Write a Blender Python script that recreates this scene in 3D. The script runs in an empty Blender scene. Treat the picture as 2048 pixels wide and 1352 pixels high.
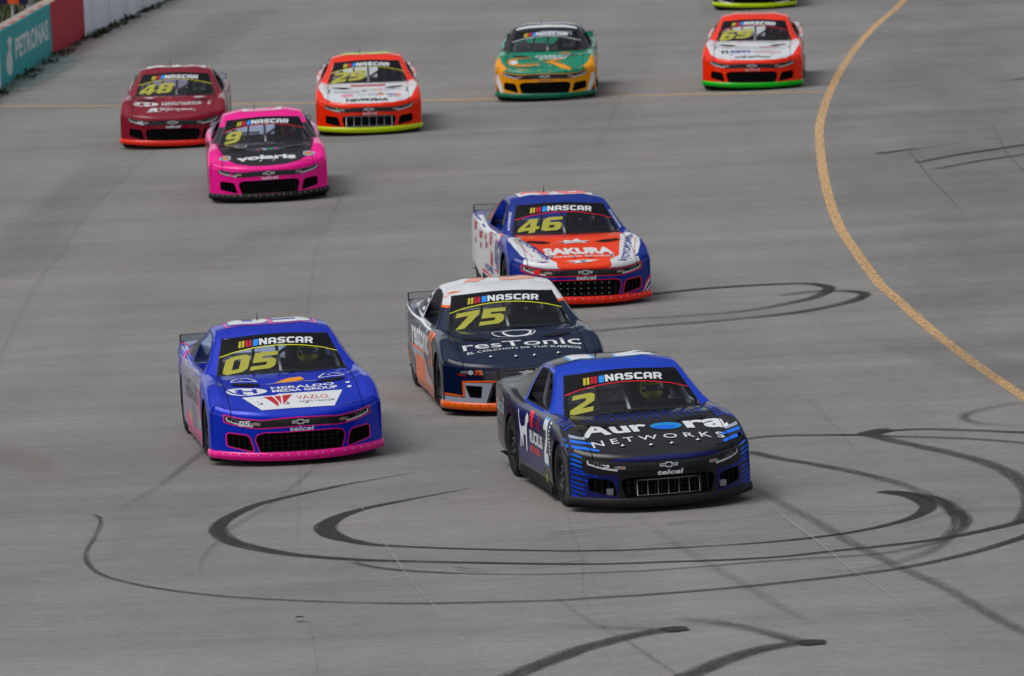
import bpy, bmesh, math, random
from mathutils import Vector, Matrix, geometry
from mathutils.bvhtree import BVHTree
R = math.radians
random.seed(7)
C = bpy.context.scene.collection
scene = bpy.context.scene

# ------------------------------------------------------------------ camera
CAMH, PITCH, ROLL, FPX = 9.150, R(6.228), R(-2.680), 13000.0
PW, PH = 2048.0, 1352.0
cam_d = bpy.data.cameras.new("camera")
cam = bpy.data.objects.new("camera", cam_d); C.objects.link(cam)
cam_d.sensor_width = 36; cam_d.lens = 36 * FPX / PW
cam_d.clip_start = 1; cam_d.clip_end = 3000
fwd = Vector((0, math.cos(PITCH), -math.sin(PITCH)))
upv = Vector((0, math.sin(PITCH), math.cos(PITCH)))
rgt = Vector((1, 0, 0))
cr_, sr_ = math.cos(ROLL), math.sin(ROLL)
xr = rgt * cr_ + upv * sr_
yu = upv * cr_ - rgt * sr_
M = Matrix((xr, yu, -fwd)).transposed().to_4x4()
M.translation = (0, 0, CAMH)
cam.matrix_world = M
cam_d.dof.use_dof = True
cam_d.dof.focus_distance = 69.0
cam_d.dof.aperture_fstop = 4.5
scene.camera = cam

# ------------------------------------------------------------------ light
SUN_EL, SUN_AZ = 60.0, -98.0          # azimuth from +Y, negative = to the left
w = bpy.data.worlds.new("World"); scene.world = w; w.use_nodes = True
nt = w.node_tree; nt.nodes.clear()
sky = nt.nodes.new('ShaderNodeTexSky'); sky.sky_type = 'NISHITA'; sky.sun_disc = False
sky.sun_elevation = R(SUN_EL); sky.sun_rotation = R(SUN_AZ)
sky.air_density = 1.0; sky.dust_density = 4.0; sky.ozone_density = 1.0
hs = nt.nodes.new('ShaderNodeHueSaturation'); hs.inputs['Saturation'].default_value = 0.33
bg = nt.nodes.new('ShaderNodeBackground'); bg.inputs[1].default_value = 0.15; SKY_K = 2.15
wo = nt.nodes.new('ShaderNodeOutputWorld')
# overcast sky scaled by elevation, shaped for the reflections on the car paint
tcw = nt.nodes.new('ShaderNodeTexCoord'); sxyz = nt.nodes.new('ShaderNodeSeparateXYZ'); mr = nt.nodes.new('ShaderNodeValToRGB')      # made-up bands: pale near the horizon, dark above it, brighter overhead
er = mr.color_ramp; er.interpolation = 'EASE'
for k_, (p_, v_) in enumerate([(0, .80), (.24, .88), (.36, .12), (.60, .34), (.95, 1.0)]):
    e_ = er.elements[k_] if k_ < 2 else er.elements.new(p_)
    e_.position = p_; e_.color = (v_, v_, v_, 1)
vs_ = nt.nodes.new('ShaderNodeVectorMath'); vs_.operation = 'SCALE'
nt.links.new(tcw.outputs['Generated'], sxyz.inputs[0]); nt.links.new(sxyz.outputs['Z'], mr.inputs['Fac'])
nt.links.new(sky.outputs[0], hs.inputs['Color']); nt.links.new(hs.outputs[0], vs_.inputs[0]); mk = nt.nodes.new('ShaderNodeMath'); mk.operation = 'MULTIPLY'; mk.inputs[1].default_value = SKY_K; nt.links.new(mr.outputs[0], mk.inputs[0]); nt.links.new(mk.outputs[0], vs_.inputs['Scale']); nt.links.new(vs_.outputs[0], bg.inputs[0]); nt.links.new(bg.outputs[0], wo.inputs[0])
sd = bpy.data.lights.new("sun", 'SUN'); sd.energy = .7; sd.angle = R(40); sd.color = (1, .98, .955)
so = bpy.data.objects.new("sun", sd); C.objects.link(so)
dirv = Vector((math.sin(R(SUN_AZ)) * math.cos(R(SUN_EL)), math.cos(R(SUN_AZ)) * math.cos(R(SUN_EL)), math.sin(R(SUN_EL))))
so.rotation_euler = dirv.to_track_quat('Z', 'Y').to_euler()
scene.view_settings.view_transform = 'Standard'; scene.view_settings.look = 'None'
scene.view_settings.exposure = -0.70; scene.view_settings.gamma = 1

# ------------------------------------------------------------------ helpers
def ground(px, py, z=0.0):
    d = fwd * FPX + xr * (px - PW / 2) - yu * (py - PH / 2)
    t = (z - CAMH) / d.z
    return Vector((d.x * t, d.y * t, z))

MATS = {}
def mat(name, col, rough=.5, metal=0., coat=0., bump=0., noise=0., spec=.2, alpha=None, scale=6):
    if name in MATS: return MATS[name]
    m = bpy.data.materials.new(name); m.use_nodes = True; n = m.node_tree; b = n.nodes['Principled BSDF']
    b.inputs['Base Color'].default_value = (*col, 1); b.inputs['Roughness'].default_value = rough
    b.inputs['Metallic'].default_value = metal; b.inputs['Coat Weight'].default_value = coat
    b.inputs['Coat Roughness'].default_value = .05; b.inputs['Coat IOR'].default_value = 1.42; b.inputs['Specular IOR Level'].default_value = spec
    if noise or bump:
        tc = n.nodes.new('ShaderNodeTexCoord'); nz = n.nodes.new('ShaderNodeTexNoise'); nz.inputs['Scale'].default_value = scale; nz.inputs['Detail'].default_value = 6
        n.links.new(tc.outputs['Object'], nz.inputs['Vector'])
        if noise:
            mx = n.nodes.new('ShaderNodeMix'); mx.data_type = 'RGBA'
            mx.inputs['A'].default_value = (*[c * (1 - noise) for c in col], 1); mx.inputs['B'].default_value = (*[min(1, c * (1 + noise)) for c in col], 1)
            n.links.new(nz.outputs['Fac'], mx.inputs['Factor']); n.links.new(mx.outputs['Result'], b.inputs['Base Color'])
        if bump:
            bp = n.nodes.new('ShaderNodeBump'); bp.inputs['Strength'].default_value = bump; bp.inputs['Distance'].default_value = .01
            n.links.new(nz.outputs['Fac'], bp.inputs['Height']); n.links.new(bp.outputs[0], b.inputs['Normal'])
    MATS[name] = m; return m
def paint(name, col, metal=0., rough=.38):
    return mat(name, col, rough, metal, coat=.72, noise=.05, scale=2.2, spec=.04)
def srgb(r, g, b, k=1.0):
    f = lambda c: (c / 255 / 12.92 if c <= 10 else ((c / 255 + .055) / 1.055) ** 2.4) * k
    return (f(r), f(g), f(b))

glass = bpy.data.materials.new('windshield_glass'); glass.use_nodes = True
n = glass.node_tree; n.nodes.clear()
o_ = n.nodes.new('ShaderNodeOutputMaterial'); mx = n.nodes.new('ShaderNodeMixShader'); tr = n.nodes.new('ShaderNodeBsdfTransparent'); gl = n.nodes.new('ShaderNodeBsdfGlossy'); fr = n.nodes.new('ShaderNodeFresnel')
fr.inputs[0].default_value = 1.3; tr.inputs[0].default_value = (.90, .93, .94, 1); gl.inputs['Roughness'].default_value = .03
n.links.new(fr.outputs[0], mx.inputs[0]); n.links.new(tr.outputs[0], mx.inputs[1]); n.links.new(gl.outputs[0], mx.inputs[2]); n.links.new(mx.outputs[0], o_.inputs[0])
MATS['glass'] = glass
clear = glass.copy(); clear.name = 'clear_plastic'; clear.node_tree.nodes['Transparent BSDF'].inputs[0].default_value = (.93, .94, .95, 1); MATS['clear'] = clear

def catmull(pts, n):
    out = []
    P = [Vector(p) for p in pts]
    for i in range(len(P) - 1):
        p0 = P[i - 1] if i else P[0] * 2 - P[1]; p1 = P[i]; p2 = P[i + 1]; p3 = P[i + 2] if i + 2 < len(P) else P[-1] * 2 - P[-2]
        for k in range(n):
            t = k / n
            out.append(.5 * ((2 * p1) + (p2 - p0) * t + (2 * p0 - 5 * p1 + 4 * p2 - p3) * t * t + (3 * p1 - p0 - 3 * p2 + p3) * t ** 3))
    out.append(P[-1]); return out

class PM:
    """collects geometry with several materials into ONE mesh object"""
    def __init__(s): s.v = []; s.f = []; s.m = []; s.n = []; s.mats = []; s.sm = []
    def add(s, v, f, m, nor=None, smooth=True):
        b = len(s.v); s.v += [tuple(x) for x in v]
        s.n += [tuple(x) for x in nor] if nor else [(0, 0, 0)] * len(v)
        if m not in s.mats: s.mats.append(m)
        k = s.mats.index(m)
        for q in f: s.f.append([b + i for i in q]); s.m.append(k); s.sm.append(smooth)
    def box(s, c, d, m, rot=None, smooth=False):
        x, y, z = d[0] / 2, d[1] / 2, d[2] / 2
        v = [Vector((i * x, j * y, k * z)) for i in (-1, 1) for j in (-1, 1) for k in (-1, 1)]
        if rot: v = [rot @ p for p in v]
        v = [p + Vector(c) for p in v]
        s.add(v, [(0, 1, 3, 2), (4, 6, 7, 5), (0, 4, 5, 1), (2, 3, 7, 6), (0, 2, 6, 4), (1, 5, 7, 3)], m, smooth=smooth)
    def tube(s, pts, r, m, n=8, closed=False, caps=True):
        P = [Vector(p) for p in pts]; v = []; f = []
        L = len(P)
        for i, p in enumerate(P):
            if closed: t = P[(i + 1) % L] - P[i - 1]
            else: t = P[min(i + 1, L - 1)] - P[max(i - 1, 0)]
            t.normalize(); a = Vector((0, 0, 1)) if abs(t.z) < .9 else Vector((1, 0, 0))
            u = t.cross(a).normalized(); w_ = t.cross(u)
            for k in range(n):
                an = 2 * math.pi * k / n; v.append(p + (u * math.cos(an) + w_ * math.sin(an)) * r)
        for i in range(L if closed else L - 1):
            for k in range(n):
                a = i * n; b = ((i + 1) % L) * n
                f.append((a + k, a + (k + 1) % n, b + (k + 1) % n, b + k))
        if caps and not closed: f.append(tuple(range(n))); f.append(tuple((L - 1) * n + k for k in range(n)))
        s.add(v, f, m)
    def lathe(s, prof, axis_o, m, n=36, ax='X'):
        v = []; f = []
        for (r, a) in prof:
            for k in range(n):
                t = 2 * math.pi * k / n
                v.append(Vector((a, r * math.cos(t), r * math.sin(t))) + Vector(axis_o) if ax == 'X' else Vector((r * math.cos(t), r * math.sin(t), a)) + Vector(axis_o))
        for i in range(len(prof) - 1):
            for k in range(n): f.append((i * n + k, i * n + (k + 1) % n, (i + 1) * n + (k + 1) % n, (i + 1) * n + k))
        s.add(v, f, m)
    def build(s, name, parent=None):
        me = bpy.data.meshes.new(name); me.from_pydata(s.v, [], s.f)
        for m in s.mats: me.materials.append(MATS[m])
        me.polygons.foreach_set('material_index', s.m); me.polygons.foreach_set('use_smooth', s.sm)
        me.update()
        if any(x != (0, 0, 0) for x in s.n): me.normals_split_custom_set_from_vertices(s.n)
        o = bpy.data.objects.new(name, me); C.objects.link(o)
        if parent: o.parent = parent
        return o

def tag(o, label=None, cat=None, group=None, kind=None):
    if label: o['label'] = label
    if cat: o['category'] = cat
    if group: o['group'] = group
    if kind: o['kind'] = kind
    return o
def empty(name, loc=(0, 0, 0)):
    o = bpy.data.objects.new(name, None); C.objects.link(o); o.location = loc; o.empty_display_size = .3; return o

# ------------------------------------------------------------------ 2D shapes (polygons, lettering)
def poly(*loops):
    L = [[Vector((p[0], p[1], 0)) for p in l] for l in loops]
    t = geometry.tessellate_polygon(L)
    return [tuple(p[:2]) for l in L for p in l], [tuple(x) for x in t]
def ellipse(cx, cy, rx, ry, n=28, a0=0, a1=360):
    return [(cx + rx * math.cos(R(a0 + (a1 - a0) * i / n)), cy + ry * math.sin(R(a0 + (a1 - a0) * i / n))) for i in range(n)]
def ring(loop, wd):
    """closed outline as a thin ring"""
    L = [Vector(p) for p in loop]; n_ = len(L); out = []
    area = sum(L[i].x * L[(i + 1) % n_].y - L[(i + 1) % n_].x * L[i].y for i in range(n_)); sg = 1 if area > 0 else -1
    for i in range(n_):
        a, b, c = L[i - 1], L[i], L[(i + 1) % n_]
        d1 = (b - a).normalized(); d2 = (c - b).normalized(); nn = Vector((d1.y + d2.y, -d1.x - d2.x)); nn = nn.normalized() * sg
        k = max(.5, nn.dot(Vector((d1.y, -d1.x)) * sg)); out.append(b + nn * wd / k)
    v = [tuple(p) for p in L] + [tuple(p) for p in out]
    return v, [(i, (i + 1) % n_, n_ + (i + 1) % n_, n_ + i) for i in range(n_)]
def line(pts, wd, wd2=None):
    P = [Vector(p) for p in pts]; v = []; f = []
    for i, p in enumerate(P):
        t = (P[min(i + 1, len(P) - 1)] - P[max(0, i - 1)]).normalized(); nn = Vector((-t.y, t.x))
        k = wd + ((wd2 - wd) * i / (len(P) - 1) if wd2 is not None else 0)
        v += [tuple(p + nn * k / 2), tuple(p - nn * k / 2)]
    for i in range(len(P) - 1): f.append((2 * i, 2 * i + 1, 2 * i + 3, 2 * i + 2))
    return v, f
def rot180(loops, w_, h=1): return [[(w_ - x, h - y) for x, y in l] for l in loops]
SIX = [[(.15, 0), (0, .15), (0, .85), (.15, 1), (.7, 1), (.7, .77), (.27, .77), (.27, .62), (.6, .62), (.73, .5), (.73, .15), (.6, 0)], [(.27, .21), (.27, .41), (.47, .41), (.47, .21)]]
GL = {
 'N': ([[(0, 0), (0, 1), (.25, 1), (.56, .45), (.56, 1), (.8, 1), (.8, 0), (.55, 0), (.24, .55), (.24, 0)]], .8),
 'A': ([[(0, 0), (0, .8), (.2, 1), (.6, 1), (.8, .8), (.8, 0), (.55, 0), (.55, .26), (.25, .26), (.25, 0)], [(.25, .48), (.25, .72), (.3, .78), (.5, .78), (.55, .72), (.55, .48)]], .8),
 'S': ([[(0, 0), (0, .23), (.52, .23), (.52, .38), (.2, .38), (0, .55), (0, .82), (.18, 1), (.78, 1), (.78, .77), (.26, .77), (.26, .62), (.6, .62), (.78, .45), (.78, .18), (.6, 0)]], .78),
 'C': ([[(.2, 0), (0, .2), (0, .8), (.2, 1), (.78, 1), (.78, .75), (.26, .75), (.26, .25), (.78, .25), (.78, 0)]], .78),
 'R': ([[(0, 0), (0, 1), (.6, 1), (.8, .82), (.8, .5), (.66, .36), (.82, 0), (.54, 0), (.42, .32), (.25, .32), (.25, 0)], [(.25, .54), (.25, .78), (.54, .78), (.54, .54)]], .8),
 '0': ([[(.15, 0), (0, .15), (0, .85), (.15, 1), (.6, 1), (.75, .85), (.75, .15), (.6, 0)], [(.27, .22), (.27, .78), (.48, .78), (.48, .22)]], .75),
 '2': ([[(0, 0), (0, .27), (.46, .62), (.46, .77), (.02, .77), (.02, 1), (.6, 1), (.73, .87), (.73, .55), (.36, .25), (.73, .25), (.73, 0)]], .73),
 '4': ([[(.42, 0), (.42, .2), (0, .2), (0, .42), (.35, 1), (.66, 1), (.66, .42), (.78, .42), (.78, .2), (.66, .2), (.66, 0)], [(.22, .42), (.42, .42), (.42, .76)]], .78),
 '5': ([[(0, 0), (0, .23), (.46, .23), (.46, .42), (.02, .42), (.02, 1), (.72, 1), (.72, .77), (.28, .77), (.28, .64), (.6, .64), (.73, .5), (.73, .15), (.6, 0)]], .73),
 '6': (SIX, .73),
 '7': ([[(.08, 0), (.42, .74), (0, .74), (0, 1), (.73, 1), (.73, .74), (.38, 0)]], .73),
 '8': ([[(.12, 0), (0, .12), (0, .42), (.08, .5), (0, .58), (0, .88), (.12, 1), (.61, 1), (.73, .88), (.73, .58), (.65, .5), (.73, .42), (.73, .12), (.61, 0)], [(.26, .2), (.26, .4), (.47, .4), (.47, .2)], [(.26, .6), (.26, .8), (.47, .8), (.47, .6)]], .73),
 '9': (rot180(SIX, .73), .73),
}
def block(s, gap=.12):
    v = []; f = []; x = 0
    for c in s:
        lo, w_ = GL[c]; pv, pf = poly(*lo); b = len(v)
        v += [(p[0] + x, p[1]) for p in pv]; f += [tuple(b + i for i in q) for q in pf]; x += w_ + gap
    return v, f
_tc = {}
def text(s, off=0.0, res=3):
    k = (s, off)
    if k not in _tc:
        cu = bpy.data.curves.new('t', 'FONT'); cu.body = s; cu.offset = off; cu.resolution_u = res; cu.fill_mode = 'FRONT'
        o = bpy.data.objects.new('t', cu); me = bpy.data.meshes.new_from_object(o)
        _tc[k] = ([tuple(v.co[:2]) for v in me.vertices], [tuple(p.vertices) for p in me.polygons])
        bpy.data.objects.remove(o); bpy.data.curves.remove(cu); bpy.data.meshes.remove(me)
    v, f = _tc[k]; return list(v), list(f)
def fit(g, x0, x1, y0, y1, shear=0.):
    v, f = g; ax = min(p[0] for p in v); bx = max(p[0] for p in v); ay = min(p[1] for p in v); by = max(p[1] for p in v)
    sx = (x1 - x0) / (bx - ax); sy = (y1 - y0) / (by - ay)
    return [(x0 + (p[0] - ax) * sx + shear * (p[1] - ay) * sy, y0 + (p[1] - ay) * sy) for p in v], f
def warp(g, fn): return [fn(*p) for p in g[0]], g[1]
def xf(g, cx, cy, ang, sx=1, sy=1):
    c, s = math.cos(R(ang)), math.sin(R(ang))
    return [(cx + x * sx * c - y * sy * s, cy + x * sx * s + y * sy * c) for x, y in g[0]], g[1]

def dice(g, step, extra=(), holes=()):
    """cut the flat shape into a grid so that it can follow a curved surface"""
    v, f = g
    bm = bmesh.new(); V = [bm.verts.new((x, y, 0)) for x, y in v]
    for q in f:
        try: bm.faces.new([V[i] for i in q])
        except ValueError: pass
    for ax in (0, 1):
        lo = min(p[ax] for p in v); hi = max(p[ax] for p in v)
        cuts = [k * step for k in range(math.ceil(lo / step), math.floor(hi / step) + 1)] + [e[1] for e in extra if e[0] == ax and lo < e[1] < hi]
        for c in cuts:
            no = (1, 0, 0) if ax == 0 else (0, 1, 0); co = (c, 0, 0) if ax == 0 else (0, c, 0)
            bmesh.ops.bisect_plane(bm, geom=bm.verts[:] + bm.edges[:] + bm.faces[:], plane_co=co, plane_no=no, dist=1e-5)
    for H_ in holes:
        if max(p[0] for p in v) < min(p[0] for p in H_) or min(p[0] for p in v) > max(p[0] for p in H_) or max(p[1] for p in v) < min(p[1] for p in H_) or min(p[1] for p in v) > max(p[1] for p in H_): continue
        for i in range(len(H_)):
            a, b = H_[i], H_[(i + 1) % len(H_)]
            bmesh.ops.bisect_plane(bm, geom=bm.verts[:] + bm.edges[:] + bm.faces[:], plane_co=(a[0], a[1], 0), plane_no=(b[1] - a[1], a[0] - b[0], 0), dist=1e-6)
        kill = []
        for fc in bm.faces:
            c = fc.calc_center_median()
            sg = [(H_[(i + 1) % len(H_)][0] - H_[i][0]) * (c.y - H_[i][1]) - (H_[(i + 1) % len(H_)][1] - H_[i][1]) * (c.x - H_[i][0]) for i in range(len(H_))]
            if all(q > 0 for q in sg) or all(q < 0 for q in sg): kill.append(fc)
        bmesh.ops.delete(bm, geom=kill, context='FACES')
    bm.verts.ensure_lookup_table(); bm.verts.index_update()
    out = [(p.co.x, p.co.y) for p in bm.verts], [tuple(q.index for q in fc.verts) for fc in bm.faces]
    bm.free(); return out

# ------------------------------------------------------------------ stock car surface
def tab(t, y):
    if y <= t[0][0]: return t[0][1]
    for i in range(len(t) - 1):
        if y <= t[i + 1][0]:
            x0, y0 = t[i]; x1, y1 = t[i + 1]
            m0 = (y1 - t[i - 1][1]) / (x1 - t[i - 1][0]) if i else (y1 - y0) / (x1 - x0)
            m1 = (t[i + 2][1] - y0) / (t[i + 2][0] - x0) if i + 2 < len(t) else (y1 - y0) / (x1 - x0)
            h = x1 - x0; s = (y - x0) / h
            return y0 * (1 + 2 * s) * (1 - s) ** 2 + m0 * h * s * (1 - s) ** 2 + y1 * s * s * (3 - 2 * s) + m1 * h * s * s * (s - 1)
    return t[-1][1]
HC = [(.0, .545), (.10, .575), (.2, .62), (.45, .695), (.8, .758), (1.1, .800), (1.19, .812), (1.25, .843), (1.33, .851), (1.6, .862), (3.3, .885), (4.2, .975), (4.9, .965)]
HS = [(.35, .60), (.5, .655), (.7, .755), (.87, .815), (1.02, .842), (1.4, .860), (1.7, .869), (3.0, .878), (3.4, .92), (3.8, .965), (4.9, .955)]
def Hf(x, y):
    a = min(1, abs(x) / .93); wv = a ** 2.4
    z = tab(HC, y) * (1 - wv) + tab(HS, y) * wv
    if y < 1.9:                                   # fender swage line beside the hood
        z += .024 * math.exp(-((abs(x) - .82) / .055) ** 2) * min(1, max(0, (y - .45) / .4))
    return z
def yplan(x): return .02 + .48 * (min(.97, abs(x)) / .97) ** 2.6
NF = 30
def make_ring():
    """plan outline of the body, half: front centre -> corner -> side -> tail -> rear centre; returns (x, y, zone)"""
    fr_ = [(.955 * (1 - (1 - i / NF) ** 1.25), 0, 'f') for i in range(NF + 1)]
    fr_ = [(x, yplan(x), 'f') for x, _, _ in fr_]
    sd_ = catmull([(fr_[-1][0], fr_[-1][1], 0), (.971, .535, 0), (.978, .66, 0), (.980, .9, 0), (.976, 1.3, 0), (.955, 1.9, 0), (.945, 2.6, 0), (.955, 3.2, 0), (.966, 3.6, 0), (.955, 4.05, 0), (.92, 4.5, 0), (.885, 4.80, 0)], 7)[1:]
    rr_ = [(.885 * (1 - i / 12), 4.90 - .10 * (1 - i / 12) ** 2) for i in range(1, 13)]
    return fr_, [(p.x, p.y, 's') for p in sd_], [(x, y, 'r') for x, y in rr_]
def zbot(x, y):
    if y < .6: return .125 + .03 * (abs(x) / .97) ** 2
    if y < 3.35: return .115
    return .115 + .12 * min(1, (y - 3.35) / .6)
NW = 16
def build_skin():
    fr_, sd_, rr_ = make_ring(); half = fr_ + sd_ + rr_
    pts = half; nh = len(pts)
    nor = []
    for i, p in enumerate(pts):
        a = pts[max(0, i - 1)]; b = pts[min(nh - 1, i + 1)]
        t = Vector((b[0] - a[0], b[1] - a[1])).normalized(); nn = Vector((-t.y, t.x))
        if i == 0: nn = Vector((0, 1))
        if i == nh - 1: nn = Vector((0, -1))
        nor.append(nn)            # inward
    prof = []
    for k in range(NW + 1):
        w_ = k / NW
        if w_ < .55: prof.append((0, w_ / .55 * .80))
        else:
            th = R(82) * (w_ - .55) / .45; prof.append((1 - math.cos(th), .80 + .20 * math.sin(th) / math.sin(R(82))))
    V = []; F = []; T = []
    def pos(i, k, sx):
        x, y, z_ = pts[i]; nn = nor[i]; ins, zf = prof[k]
        Rr = .10 if z_ == 'f' else (.085 if z_ == 's' else .04)
        if z_ == 'f': Rr = .115 - .03 * (x / .955) ** 2
        it = ins * Rr + (.035 * zf if z_ == 'f' else 0)
        ty = prof[-1][0] * Rr + (.035 if z_ == 'f' else 0)
        zt = Hf(x + nn.x * ty, y + nn.y * ty); zb = zbot(x, y)
        if z_ != 'f' and k == 0: it += .012
        X = max(0, x + nn.x * it)
        if i in (0, nh - 1): X = 0
        return Vector((sx * X, y + nn.y * it, zb + (zt - zb) * zf))
    full = [(i, -1) for i in range(nh - 1, 0, -1)] + [(i, 1) for i in range(nh)]
    nfull = len(full)
    for (i, sx) in full:
        for k in range(NW + 1): V.append(pos(i, k, sx))
    W1 = NW + 1
    for a in range(nfull - 1):
        for k in range(NW):
            F.append((a * W1 + k, (a + 1) * W1 + k, (a + 1) * W1 + k + 1, a * W1 + k + 1)); 
            cy = (V[a * W1].y + V[(a + 1) * W1].y) / 2
            T.append('bumper' if cy < .60 else 'body')
    b0 = len(V)
    front = [pos(i, NW, -1) for i in range(NF, 0, -1)] + [pos(i, NW, 1) for i in range(NF + 1)]
    side = [pos(NF + j, NW, 1) for j in range(len(sd_) + 1)]
    # refine lid rows
    rear = [pos(nh - 1 - j, NW, -1) for j in range(12)][::-1] if False else None
    nu = len(front); us = [p.x / front[-1].x for p in front]
    Y0, Y1 = side[0].y, side[-1].y
    for j, s in enumerate(side):
        sg = (s.y - Y0) / (Y1 - Y0)
        for i in range(nu):
            x = us[i] * s.x; yr = 4.90 - .04 - .10 * us[i] ** 2
            y = front[i].y + (yr - front[i].y) * sg
            if j == len(side) - 1 and i in (0, nu - 1): x, y = us[i] * s.x, s.y
            V.append(Vector((x, y, Hf(x, y))))
    for j in range(len(side) - 1):
        for i in range(nu - 1):
            F.append((b0 + j * nu + i, b0 + j * nu + i + 1, b0 + (j + 1) * nu + i + 1, b0 + (j + 1) * nu + i)); T.append('lid')
    return V, F, T
def build_canopy():
    E = catmull([(.815, 1.74, .862), (.775, 1.92, .97), (.72, 2.12, 1.09), (.668, 2.33, 1.215), (.650, 2.55, 1.275), (.645, 2.9, 1.292), (.64, 3.2, 1.262), (.65, 3.55, 1.17), (.69, 3.95, 1.045), (.735, 4.3, .955)], 6)
    Cc = catmull([(0, 1.53, .868), (0, 1.76, .99), (0, 1.99, 1.115), (0, 2.235, 1.243), (0, 2.5, 1.318), (0, 2.85, 1.345), (0, 3.2, 1.325), (0, 3.55, 1.235), (0, 4.0, 1.075), (0, 4.36, .965)], 6)
    us = [-1, -.985, -.96, -.915] + [-.915 + 1.83 * i / 26 for i in range(1, 26)] + [.915, .96, .985, 1]
    V = []; F = []; T = []
    nu = len(us); L = len(E)
    for j in range(L):
        e, c = E[j], Cc[j]
        roofk = max(0, min(1, (c.y - 2.235) / .3))
        for u in us:
            a = abs(u); pz = 2.0 + 1.6 * roofk; py = 2.0
            z = c.z + (e.z - c.z) * (a ** pz)
            x = e.x * u
            if roofk > 0 and c.y < 3.4: z += .010 * math.exp(-((a - .55) / .12) ** 2) * roofk   # two shallow roof ribs
            V.append(Vector((x, c.y + (e.y - c.y) * a ** py, z)))
    for j in range(L - 1):
        for i in range(nu - 1):
            F.append((j * nu + i, j * nu + i + 1, (j + 1) * nu + i + 1, (j + 1) * nu + i))
            gl_ = 3 <= i < nu - 4
            T.append('glass' if gl_ and j < 18 else ('rear' if gl_ and 38 <= j < 53 else 'roof'))
    # sides: from the canopy edge down to the belt
    for sx in (-1, 1):
        b = len(V); n_ = 7
        for j in range(L):
            e = E[j]; B = Vector((.883 if e.y < 3.3 else .883 - .05 * min(1, (e.y - 3.3) / 1.0), e.y, 0)); B.z = Hf(B.x, B.y) - .004
            for k in range(n_ + 1):
                t = k / n_; x = e.x + (B.x - e.x) * (t ** .85) + .012 * math.sin(math.pi * t); z = e.z + (B.z - e.z) * t
                V.append(Vector((sx * x, e.y, z)))
        for j in range(L - 1):
            for k in range(n_):
                q = (b + j * (n_ + 1) + k, b + j * (n_ + 1) + k + 1, b + (j + 1) * (n_ + 1) + k + 1, b + (j + 1) * (n_ + 1) + k)
                F.append(q[::-1] if sx < 0 else q); T.append('cpillar' if j >= 36 else 'roof')
    return V, F, T

class Skin:
    def __init__(s, V, F, T):
        s.V, s.F, s.T = V, F, T
        s.tri = []; s.tt = []
        N = [Vector((0, 0, 0)) for _ in V]
        for q, t in zip(F, T):
            for tr_ in ((q[0], q[1], q[2]), (q[0], q[2], q[3])):
                a, b, c = (V[i] for i in tr_); nn = (b - a).cross(c - a)
                if nn.length < 1e-10: continue
                for i in tr_: N[i] += nn
                s.tri.append(tr_); s.tt.append(t)
        # weld normals at coincident vertices
        d = {}
        for i, p in enumerate(V): d.setdefault((round(p.x, 4), round(p.y, 4), round(p.z, 4)), []).append(i)
        for g in d.values():
            if len(g) > 1:
                t = sum((N[i] for i in g), Vector())
                for i in g: N[i] = t.copy()
        s.N = [x.normalized() for x in N]
        s.bvh = BVHTree.FromPolygons([tuple(p) for p in V], s.tri)
    def hit(s, o, d):
        loc, nn, i, dist = s.bvh.ray_cast(o, d, 8)
        if loc is None: return None
        a, b, c = s.tri[i]
        w_ = geometry.interpolate_bary if False else None
        A, B, Cv = s.V[a], s.V[b], s.V[c]
        v0, v1, v2 = B - A, Cv - A, loc - A
        d00, d01, d11, d20, d21 = v0.dot(v0), v0.dot(v1), v1.dot(v1), v2.dot(v0), v2.dot(v1)
        den = d00 * d11 - d01 * d01
        vv = (d11 * d20 - d01 * d21) / den; ww = (d00 * d21 - d01 * d20) / den
        nr = (s.N[a] * (1 - vv - ww) + s.N[b] * vv + s.N[c] * ww).normalized()
        if nr.dot(d) > 0: nr = -nr
        return loc, nr, s.tt[i]
LOW = Skin(*build_skin()); CAN = Skin(*build_canopy())

WS_O = Vector((0, 1.55, .872)); WS_V = Vector((0, .65, .368)).normalized(); WS_D = WS_V.cross(Vector((1, 0, 0)))
WS_D = Vector((0, WS_V.z, -WS_V.y))
PROJ = {
 'top': (LOW, lambda a, b: (Vector((a, b, 3)), Vector((0, 0, -1)))),
 'front': (LOW, lambda a, b: (Vector((a, -2, b)), Vector((0, 1, 0)))),
 'left': (LOW, lambda a, b: (Vector((-3, -a, b)), Vector((1, 0, 0)))),
 'right': (LOW, lambda a, b: (Vector((3, a, b)), Vector((-1, 0, 0)))),
 'roof': (CAN, lambda a, b: (Vector((a, b, 3)), Vector((0, 0, -1)))),
 'cfront': (CAN, lambda a, b: (Vector((a, -2, b)), Vector((0, 1, 0)))),
 'cleft': (CAN, lambda a, b: (Vector((-3, -a, b)), Vector((1, 0, 0)))),
 'cright': (CAN, lambda a, b: (Vector((3, a, b)), Vector((-1, 0, 0)))),
 'ws': (CAN, lambda a, b: (WS_O + Vector((a, 0, 0)) + WS_V * b - WS_D * 2, WS_D)),
}
HOLES = []
XT = {'top': ((0, .745), (0, -.745), (1, 1.66)), 'front': ((0, 0),), }
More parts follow.
